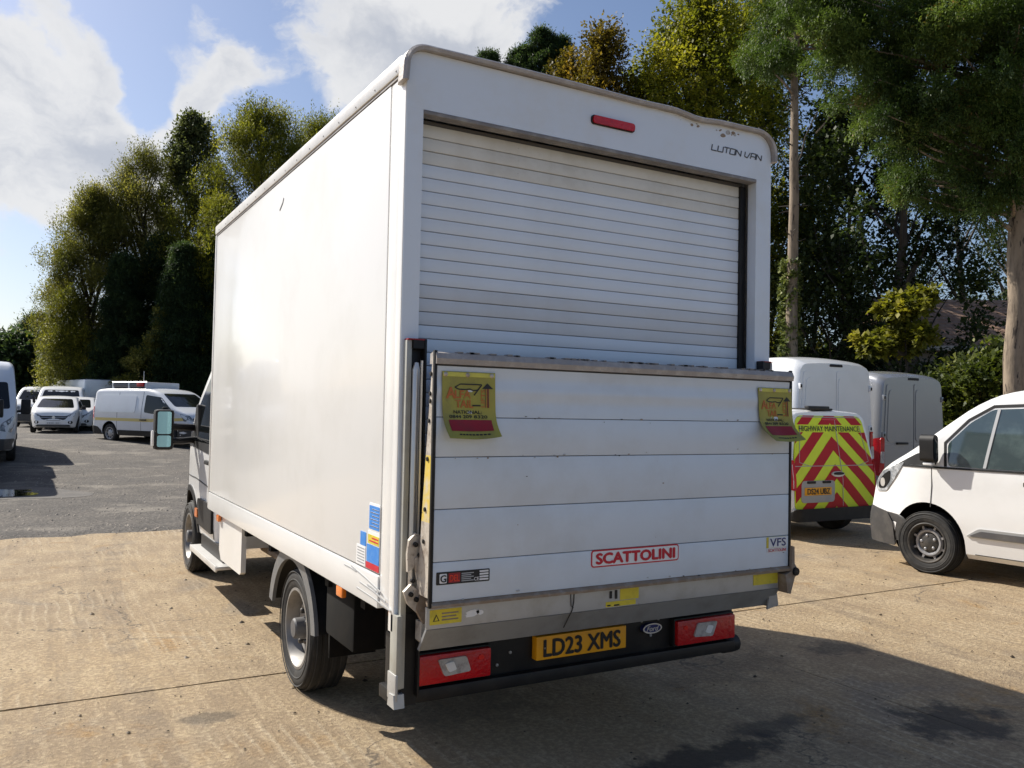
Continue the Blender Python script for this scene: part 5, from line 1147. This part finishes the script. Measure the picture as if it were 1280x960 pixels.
# ------------------------------------------------------------------ trees
def rot_to(dirs):
    d = dirs / np.linalg.norm(dirs, axis=1, keepdims=True); a = np.where(np.abs(d[:, 2:3]) < .9, [[0, 0, 1.]], [[1., 0, 0]])
    s = np.cross(d, a); s /= np.linalg.norm(s, axis=1, keepdims=True); return d, s, np.cross(s, d)
def leaves(name, parent, cent, rad, m, twigs, per, tl, size, asp=.45, up=0., outw=.6, droop=0., spread=.10, tint_bias=0., rnd=1., axis=None, jit=.75, csd=.22):
    """twigs spread through clumps; each twig carries leaf blades. cent (n,3), rad (n,3)"""
    n = len(cent); N = n * twigs
    c = np.repeat(cent, twigs, 0); r = np.repeat(rad, twigs, 0)
    g = RNG.normal(size=(N, 3)); g /= np.linalg.norm(g, axis=1, keepdims=True); rr = RNG.uniform(0, 1, (N, 1)) ** .45
    S = c + g * rr * r
    D = g * outw + RNG.normal(size=(N, 3)) * .5 * rnd + np.array([0, 0, up])
    if axis is not None:
        o = S[:, :2] - np.array(axis)[None, :2]; o /= np.linalg.norm(o, axis=1, keepdims=True) + 1e-6; D[:, :2] += o * .8
    D /= np.linalg.norm(D, axis=1, keepdims=True)
    L = tl * RNG.uniform(.6, 1.3, (N, 1))
    t = (np.arange(per) + .5)[None, :, None] / per
    pos = S[:, None] + D[:, None] * L[:, None] * t; pos[..., 2:] -= droop * (L[:, None] * t) ** 2
    pos = pos + RNG.normal(size=pos.shape) * spread * tl
    pos = pos.reshape(-1, 3); M = len(pos); Dd = np.repeat(D, per, 0)
    ld = Dd * .8 + RNG.normal(size=(M, 3)) * jit; ld[:, 2] -= droop * .5; d, s, _ = rot_to(ld)
    sz = size * RNG.uniform(.6, 1.35, (M, 1)); w = sz * asp
    nrm = np.cross(d, s); bend = nrm * sz * RNG.uniform(-.25, .25, (M, 1))
    v = np.stack([pos, pos + d * sz * .45 + s * w * .5 + bend, pos + d * sz, pos + d * sz * .45 - s * w * .5 + bend], 1).reshape(-1, 3)
    f = np.arange(M * 4).reshape(M, 4)
    clump = np.repeat(np.clip(RNG.normal(.42 + tint_bias, csd, n), 0, 1), twigs * per); ti = np.clip(clump + RNG.normal(0, .11, M), 0, 1)
    return raw_mesh(name, v, f, m, np.repeat(ti, 4), parent, 'stuff')
def limb(mb, p0, p1, r0, r1, m, bend=.1, n=6, seg=7, wob=.012):
    p0, p1 = np.array(p0, float), np.array(p1, float); L = np.linalg.norm(p1 - p0); off = RNG.normal(size=3) * bend * L; pts = []
    for t in np.linspace(0, 1, n): pts.append(p0 + (p1 - p0) * t + off * math.sin(t * math.pi) * .5 + RNG.normal(size=3) * wob * L * (0 < t < 1))
    mb.tube(pts, list(np.linspace(r0, r1, n)), m, seg); return pts
def upright_tree(name, label, x, y, H, R, m, bark, base=.12, nclump=60, twigs=34, per=9, size=.16, tl=.9, up=1.1, prof=None, group=None, lean=(0, 0), tint=0., cs=.17, tr=.016, asp=.45, outw=.6, droop=0., jit=.75):
    """broad-leaved tree whose limbs strive upward (poplar, willow, maple)"""
    z0 = float(gz(x, y)); t = thing(name, label, 'tree', (x, y, z0), 0, group)
    tb = MB(); limb(tb, (0, 0, -.2), (lean[0] * .8, lean[1] * .8, H * .82), H * tr, H * .003, bark, .03, 9, 9); tb.build('trunk', t)
    prof = prof or (lambda s: (math.sin(math.pi * min(1, s * .86 + .12)) ** .7))
    C = []; Rd = []; lb = MB()
    for i in range(nclump):
        s = RNG.uniform(0, 1) ** .85; z = H * (base + (1 - base) * s) * (1 - cs * .28); a = RNG.uniform(0, 2 * math.pi); q = R * prof(s) * math.sqrt(RNG.uniform(.10, 1))
        c = np.array([math.cos(a) * q + lean[0] * s, math.sin(a) * q + lean[1] * s, z]); C.append(c); k = H * cs * .42 * RNG.uniform(.55, 1.15); Rd.append((k * .75, k * .75, k * 1.15))
        if i % 2 == 0:
            zb = max(H * .05, z - q * 1.3 - H * .05); limb(lb, (lean[0] * zb / H, lean[1] * zb / H, zb), c, H * .0045, H * .0008, bark, .08, 5, 5)
    tag(lb.build('branches', t), kind='stuff')
    leaves('crown', t, np.array(C), np.array(Rd), m, twigs, per, tl, size, asp, up, outw, droop, tint_bias=tint, jit=jit)
    return t
def conifer(name, label, x, y, H, R, m, bark, base=.02, whorls=26, per_w=8, twigs=16, per=10, size=.14, tl=.55, droop=.35, group=None, power=.8):
    z0 = float(gz(x, y)); t = thing(name, label, 'tree', (x, y, z0), 0, group)
    tb = MB(); limb(tb, (0, 0, -.2), (0, 0, H * .98), H * .014, H * .001, bark, .01, 8, 8); tb.build('trunk', t)
    C = []; Rd = []; lb = MB()
    for i in range(whorls):
        s = (i + RNG.uniform(0, 1)) / whorls; z = H * (base + (1 - base) * s); q = R * (1 - s) ** power + .05
        for k in range(per_w):
            a = RNG.uniform(0, 2 * math.pi); Lr = q * RNG.uniform(.7, 1.15)
            for fr in (.35, .68, .95):
                C.append((math.cos(a) * Lr * fr, math.sin(a) * Lr * fr, z - droop * .5 * (Lr * fr) * .8 + .05)); k_ = .10 * H * .28 * (1.2 - s * .9) * RNG.uniform(.7, 1.2) * min(1, R / 1.6); Rd.append((k_, k_, k_ * .5))
            if k % 2 == 0: limb(lb, (0, 0, z), (math.cos(a) * Lr, math.sin(a) * Lr, z - droop * .5 * Lr * .8), .02, .004, bark, .03, 4, 4)
    tag(lb.build('branches', t), kind='stuff')
    leaves('crown', t, np.array(C), np.array(Rd), m, twigs, per, tl, size, .35, 0., .7, droop, axis=(0, 0))
    return t
def clump_tree(name, label, cat, x, y, clumps, m, bark, trunk=None, twigs=40, per=9, size=.13, tl=.5, up=.2, droop=0., group=None, asp=.5, tint=0., outw=.6, jit=.75, spread=.10, wr=(.25, .45), kx=1.):
    """a tree or shrub from hand-placed masses: clumps = (dx, dy, z, rx, rz)"""
    z0 = float(gz(x, y)); t = thing(name, label, cat, (x, y, z0), 0, group)
    C, Rd = [], []
    for (dx, dy, z, r, rz, k) in clumps:
        for _ in range(int(k * kx)):
            g = RNG.normal(size=3); g /= np.linalg.norm(g); q = RNG.uniform(0, 1) ** .4
            C.append((dx + g[0] * r * q, dy + g[1] * r * q, z + g[2] * rz * q)); w = RNG.uniform(*wr) * r; Rd.append((w, w, w * .7))
    if trunk:
        tb = MB()
        limb(tb, (0, 0, -.2), trunk[0], trunk[1], trunk[2], bark, .008, 14, 14, .0022); tb.build('trunk', t)
    lb = MB(); C = np.array(C)
    for i in range(0, len(C), 3):
        c = C[i]; zb = max(.1, c[2] - 1.2 * math.hypot(c[0], c[1])) if not trunk else np.clip(c[2] - .25 * math.hypot(c[0], c[1]), .3, trunk[0][2])
        p0 = (0, 0, zb) if not trunk else tuple(np.array(trunk[0]) * zb / trunk[0][2])
        limb(lb, p0, c, .045 if trunk else .02, .008, bark, .05, 5, 5)
    tag(lb.build('branches', t), kind='stuff')
    leaves('crown', t, C, np.array(Rd), m, twigs, per, tl, size, asp, up, outw, droop, tint_bias=tint, jit=jit, spread=spread, csd=.24)
    return t
HZ = lambda u, top, d: (513 + .0193 * (u - 40) - top) / F_PX * d + 1.655          # height of a thing whose top is seen at row `top`
def tree_at(u, top, d): x, y = place(u, d); return x, y, HZ(u, top, d) - float(gz(x, y))
gL = 'tall trees lining the far left side of the yard'
x, y, h = tree_at(108, 250, 46); upright_tree('poplar_tree', 'olive poplar standing furthest left in the tall row, rounded top', x, y, h, 2.7, L_olive, M_barkd, .06, 150, 80, 11, .125, .75, group=gL, asp=.42, cs=.12, tint=.08, jit=.5)
x, y, h = tree_at(172, 200, 48); upright_tree('poplar_tree', 'feathery olive poplar between the rounded poplar and the grey aspen', x, y, h, 3.0, L_olive, M_barkd, .10, 130, 76, 11, .125, .95, group=gL, up=1.7, tint=.10, cs=.12, asp=.38, jit=.45)
x, y, h = tree_at(232, 150, 50); upright_tree('aspen_tree', 'grey green aspen with open pointed top, taller than its neighbours', x, y, h, 2.1, L_aspen, M_barkd, .2, 100, 44, 9, .18, .6, group=gL, asp=.7, up=.9, cs=.10)
x, y, h = tree_at(318, 146, 47); upright_tree('willow_tree', 'yellow green willow rising behind the top edge of the box van', x, y, h, 4.6, L_willow, M_barkd, .14, 220, 72, 10, .14, .9, group=gL, up=1.4, tint=.06, cs=.12, asp=.40, jit=.5)
x, y, h = tree_at(395, 160, 50); upright_tree('willow_tree', 'second yellow green willow, just showing over the van roof right of the first', x, y, h, 3.6, L_willow, M_barkd, .4, 110, 60, 10, .14, .9, group=gL, up=1.4, cs=.12, asp=.40, jit=.5)
x, y, h = tree_at(262, 262, 44.5); upright_tree('willow_tree', 'lime tinted young willow hanging beside the front corner of the box van', x, y, h, 1.5, L_willow, M_barkd, .25, 80, 56, 10, .13, .7, group=gL, up=.7, tint=.25, cs=.12, asp=.4, jit=.5)
gS = 'dark evergreens under the tall left trees'
for (u, tp, d, r, lab) in ((148, 332, 44, 1.7, 'dark evergreen below the rounded olive poplar'), (222, 322, 43, 1.9, 'dark evergreen behind the roof light bar of the yellow banded van'), (268, 300, 44, 2.2, 'dark evergreen half hidden by the front edge of the box van'), (190, 300, 46, 1.6, 'dark slim evergreen between two larger dark evergreens')):
    x, y, h = tree_at(u, tp, d); conifer('spruce_tree', lab, x, y, h, r, L_spruce, M_barkd, twigs=26, per=10, size=.13, group=gS, whorls=26, per_w=8)
x, y, h = tree_at(82, 372, 43.5); upright_tree('lime_shrub', 'bright yellow green shrub above the white hatchback', x, y, h, 1.25, L_lime, M_barkd, .02, 60, 60, 10, .11, .55, up=.8, group=None, prof=lambda s: 1 - .5 * s * s, cs=.3)
x, y = place(184, 42.2)
clump_tree('lime_shrub', 'pale yellowing shrub behind the roof of the yellow banded van', 'shrub', x, y, [(-.2, 0, 1.6, 1.0, 1.0, 22), (.5, .2, 2.6, .8, .8, 18), (-.5, .1, 3.4, .6, .6, 10), (.2, 0, 4.2, .6, .7, 12), (.5, .2, 5.4, .45, .7, 8), (-.9, .1, 2.2, .5, .5, 7)], L_olive, M_barkd, None, 34, 8, .12, .34, .3, asp=.6, tint=.16, kx=1.2)
gF = 'distant dark trees at the far left'
for (u, tp, d, r, lab) in ((45, 402, 66, 3.2, 'distant dark pine closest to the yellow green shrub'), (24, 422, 70, 2.6, 'distant dark pine in the middle of the far left clump'), (2, 452, 74, 2.6, 'distant low dark tree at the very left edge')):
    x, y, h = tree_at(u, tp, d); conifer('pine_tree', lab, x, y, h, r, L_spruce, M_barkd, twigs=14, per=8, size=.30, tl=.8, group=gF, whorls=16, per_w=7, power=.55)
# dark undergrowth behind the cars and behind the vans
def undergrowth(name, pts, m, r=1.6, h=2.2, size=.25, n=26):
    C, Rd = [], []
    for (x, y) in pts:
        for _ in range(n): C.append((x + RNG.normal() * r * .6, y + RNG.normal() * r * .4, float(gz(x, y)) + RNG.uniform(.1, h))); Rd.append((.8, .8, .6))
    leaves(name, None, np.array(C), np.array(Rd), m, 14, 8, .6, size, .6, .2, .5)
undergrowth('undergrowth', [place(u, 52) for u in range(-20, 330, 14)], L_spruce, h=5, size=.34)
undergrowth('woodland_floor', [place(u, 30) for u in range(900, 1420, 16)], L_dark, h=3.0, size=.22, n=22)
undergrowth('woodland_floor', [place(u, 46) for u in range(860, 1440, 14)], L_dark, r=2.4, h=4.6, size=.34, n=24)

gR = 'broad-leaved trees behind the box van'
for (u, tp, r, lab) in ((668, 46, 3.0, 'dark spiky cypress showing above the middle of the box van roof'), (640, 68, 2.2, 'dark cypress tip left of the spiky cypress above the roof'), (600, 72, 1.6, 'tip of a small dark cypress above the left half of the roof'), (692, 56, 2.4, 'dark cypress tip between the spiky cypress and the bronze maples')):
    x, y, h = tree_at(u, tp, 34.5); conifer('cypress_tree', lab, x, y, h, r, L_spruce, M_barkd, .45, size=.10, whorls=44, per_w=8, twigs=12, power=.72, tl=.30, droop=-.3)
for (u, tp, r, lab) in ((705, 72, 1.6, 'low bronze tinged maple left of the pointed maple'), (792, 96, 1.9, 'yellow green maple filling the gap right of the pointed maple')):
    x, y, h = tree_at(u, tp, 32.5); upright_tree('maple_tree', lab, x, y, h, r, L_rust if u < 750 else L_maple, M_barkd, .3, 80, 44, 8, .125, .5, up=.4, group=gR, asp=.7, cs=.11)
x, y, h = tree_at(748, 36, 31); upright_tree('maple_tree', 'slim bronze tinged maple with a pointed leader above the red brake light', x, y, h, 1.9, L_rust, M_barkd, .3, 90, 44, 8, .125, .45, up=.5, group=gR, prof=lambda s: (1 - s) ** .62 + .06, asp=.7, cs=.11)
x, y, h = tree_at(868, 0, 32); upright_tree('maple_tree', 'broad yellow green maple above the right half of the van roof', x, y, h, 3.4, L_maple, M_barkd, .25, 200, 54, 9, .125, .5, up=.3, group=gR, asp=.75, tint=.08, cs=.11)
x, y, h = tree_at(955, -30, 36); upright_tree('maple_tree', 'yellow green maple showing behind the ivy clad trunk', x, y, h, 3.4, L_maple, M_barkd, .1, 150, 44, 9, .135, .5, up=.3, group=gR, asp=.75, cs=.11)
gD = 'shaded trees in the wood behind the vans'
for (u, tp, d, r, n, lab) in ((1055, 120, 29, 2.6, 74, 'shaded tree with thin dark trunk right of the ivy clad trunk'), (1124, 60, 27, 2.8, 70, 'shaded tree with thick black trunk above the silver grey van'), (1012, 180, 33, 2.2, 46, 'shaded tree filling the gap beside the ivy clad trunk'), (1195, 120, 41, 3.4, 66, 'shaded tree above the brown house roof'), (1262, 100, 43, 3.4, 60, 'shaded tree behind the pale conifer trunk')):
    x, y, h = tree_at(u, tp, d); upright_tree('woodland_tree', lab, x, y, h, r, L_dark, M_barkd, .12, n, 30, 9, .155, .6, up=.2, group=gD, asp=.75, cs=.10, tr=.019 if u == 1124 else .013)
# tall conifer with bare trunk and ivy round its foot
x, y = place(984, 20.5); z0 = float(gz(x, y))
T1 = clump_tree('ivy_clad_conifer', 'tall conifer with bare pale trunk, ivy on its foot, beside the box van', 'tree', x, y,
    [(-.4, .2, 10.6, .9, .5, 10), (-.9, -.2, 10.2, .8, .4, 9), (.3, -.2, 11.6, 1.4, .8, 24), (.9, .3, 11.3, 1.3, .8, 18), (.1, .2, 12.8, 1.5, .9, 20), (1.6, -.3, 11.9, 1.2, .9, 14)], L_cypress, M_bark, ((.25, .1, 13.2), .175, .06), 70, 12, .07, .26, -.1, .5, asp=.3, jit=.5, wr=(.16, .34), kx=1.1)
iv = np.array([(.019 * z + math.cos(a) * .20, .008 * z + math.sin(a) * .20, z) for z in np.linspace(.1, 5.4, 54) for a in RNG.uniform(0, 6.3, 7)]); leaves('ivy', T1, iv, np.full(iv.shape, .05), L_ivy, 5, 4, .07, .085, .8, 0, .8, tint_bias=.15)
sn = MB()
for k in range(26):
    z = RNG.uniform(4.5, 10); a = RNG.uniform(0, 6.3); limb(sn, (.02 * z, .008 * z, z), (.02 * z + math.cos(a) * RNG.uniform(.25, .5), math.sin(a) * .35, z + RNG.uniform(-.05, .15)), .02, .008, M_barkd, .05, 3, 5)
limb(sn, (.13, .05, 7.2), (.9, -.2, 9.4), .035, .012, M_barkd, .10, 7, 6); limb(sn, (.8, -.1, 8.7), (1.3, -.3, 9.4), .025, .008, M_bark, .1, 4, 5); tag(sn.build('dead_stubs', T1), kind='stuff')
# big overhanging cypress at right
x, y = place(1266, 15.0)
rgt = np.array([ROT[0][0], ROT[0][1]]); fwd = np.array([ROT[2][0], ROT[2][1]])
def ofs(du, dd, d0=15.0): p = rgt * du + fwd * dd; return p[0], p[1]
cl = []
for (du, dd, z, r, rz, k) in [(-.6, -.3, 5.6, .8, .45, 14), (-1.3, .3, 6.1, .8, .5, 18), (-2.0, -.1, 6.9, .8, .5, 20), (-.3, -.9, 6.4, .8, .5, 18), (-1.2, -.7, 7.2, 1.0, .6, 30), (-2.6, .2, 7.9, .9, .6, 24), (-.4, .6, 7.3, 1.0, .7, 24), (-1.9, -.4, 8.2, 1.0, .7, 30), (-3.1, .0, 8.6, .8, .5, 18), (-.8, -.8, 8.5, 1.1, .8, 34), (-2.4, .5, 9.3, 1.1, .8, 28), (.6, -.2, 6.6, .9, .7, 18), (.7, .2, 8.0, 1.1, .8, 24), (-.6, .2, 9.8, 1.4, .9, 34), (-3.4, .3, 9.4, .8, .5, 14), (1.2, .3, 9.5, 1.3, 1.0, 20), (-.5, 0, 11.6, 1.6, 1.2, 30)]:
    ox, oy = ofs(du, dd); cl.append((ox, oy, z, r, rz, k))
clump_tree('cypress_tree', 'large overhanging green cypress with pale trunk at the right edge', 'tree', x, y, cl, L_cypress, M_bark, ((.1, .1, 12.5), .22, .05), 96, 12, .056, .17, .10, .4, asp=.36, tint=.0, jit=.55, spread=.16, wr=(.18, .36), kx=.9, outw=1.0)
# small yellow-green maple and the hedge by the silver van
x, y = place(1130, 22)
clump_tree('maple_sapling', 'bright yellow leaved maple sapling above the silver grey van', 'tree', x, y, [(ofs(.05, 0)[0], ofs(.05, 0)[1], 4.55, .62, .30, 14), (ofs(.35, .1)[0], ofs(.35, .1)[1], 4.9, .45, .22, 9), (ofs(-.9, 0)[0], ofs(-.9, 0)[1], 3.55, .45, .28, 10), (ofs(.15, .2)[0], ofs(.15, .2)[1], 3.75, .75, .26, 14), (ofs(-.3, -.1)[0], ofs(-.3, -.1)[1], 4.35, .35, .2, 6)], L_lime, M_barkd, ((.0, .0, 4.4), .05, .015), 26, 7, .145, .2, -.1, .5, asp=.8, wr=(.16, .32), kx=.8, outw=.8)
x, y = place(1222, 18.5)
clump_tree('hedge_shrub', 'leafy green hedge between the silver grey van and the pale conifer trunk', 'shrub', x, y, [(ofs(a, b)[0], ofs(a, b)[1], z, r, r * .9, k) for a, b, z, r, k in ((-.7, 0, 1.0, .8, 20), (0, .1, 1.3, .9, 26), (.6, 0, 1.5, .8, 22), (-.2, .1, 2.3, .75, 24), (.55, .1, 2.7, .6, 16), (-.75, .2, 1.9, .6, 14), (.5, .1, 3.0, .3, 5), (1.4, .3, 1.6, .8, 16))], L_hedge, M_barkd, None, 26, 8, .12, .36, .4, asp=.65)
# ------------------------------------------------------------------ the house behind the wood
def build_house():
    x, y = place(1235, 33); h = thing('bungalow', 'brown tiled bungalow half hidden behind the wood at right', 'house', (x, y, 1.15), math.atan2(rgt[1], rgt[0]))
    MB().box((-4.5, -2.6, -1.4), (4.5, 2.6, 3.2), M_brick).build('wall', h)
    nrow, ncol = 13, 40; base = MB().prism([(-3.0, 3.1), (0, 5.2), (3.0, 3.1)], lambda a, b, t: (t, a, b), -4.8, 4.8, M_tile).build('roof', h, 0)
    tiles = MB()
    for r in range(nrow):
        for c in range(ncol):
            s = r / nrow; y0 = -3.05 * (1 - s); z0 = 3.08 + 2.1 * s; x0 = -4.8 + 9.6 * (c + .5 * (r % 2)) / ncol; w = 9.6 / ncol * .94; k = random.uniform(0, .012)
            tiles.add([(x0, y0, z0 + .03 + k), (x0 + w, y0, z0 + .03 + k), (x0 + w, y0 + .27, z0 + .20), (x0, y0 + .27, z0 + .20), (x0, y0, z0 - .02), (x0 + w, y0, z0 - .02)], [(0, 1, 2, 3), (4, 5, 1, 0)], M_tile)
    tag(tiles.build('roof_tiles', h, 0), kind='stuff')
    MB().box((-4.85, -3.12, 2.95), (4.85, -3.04, 3.12), M_fascia, .01).build('fascia_board', h)
    for x0 in (-3.2, .6): w = MB().box((x0, -2.66, 1.1), (x0 + 1.6, -2.58, 2.3), M_fascia, .01).build('window_frame', h); MB().box((x0 + .08, -2.68, 1.18), (x0 + .76, -2.655, 2.22), M_glass).box((x0 + .84, -2.68, 1.18), (x0 + 1.52, -2.655, 2.22), M_glass).build('pane', w)
    MB().box((2.0, .2, 4.6), (2.7, .8, 6.0), M_brick, .02).build('chimney', h)
build_house()
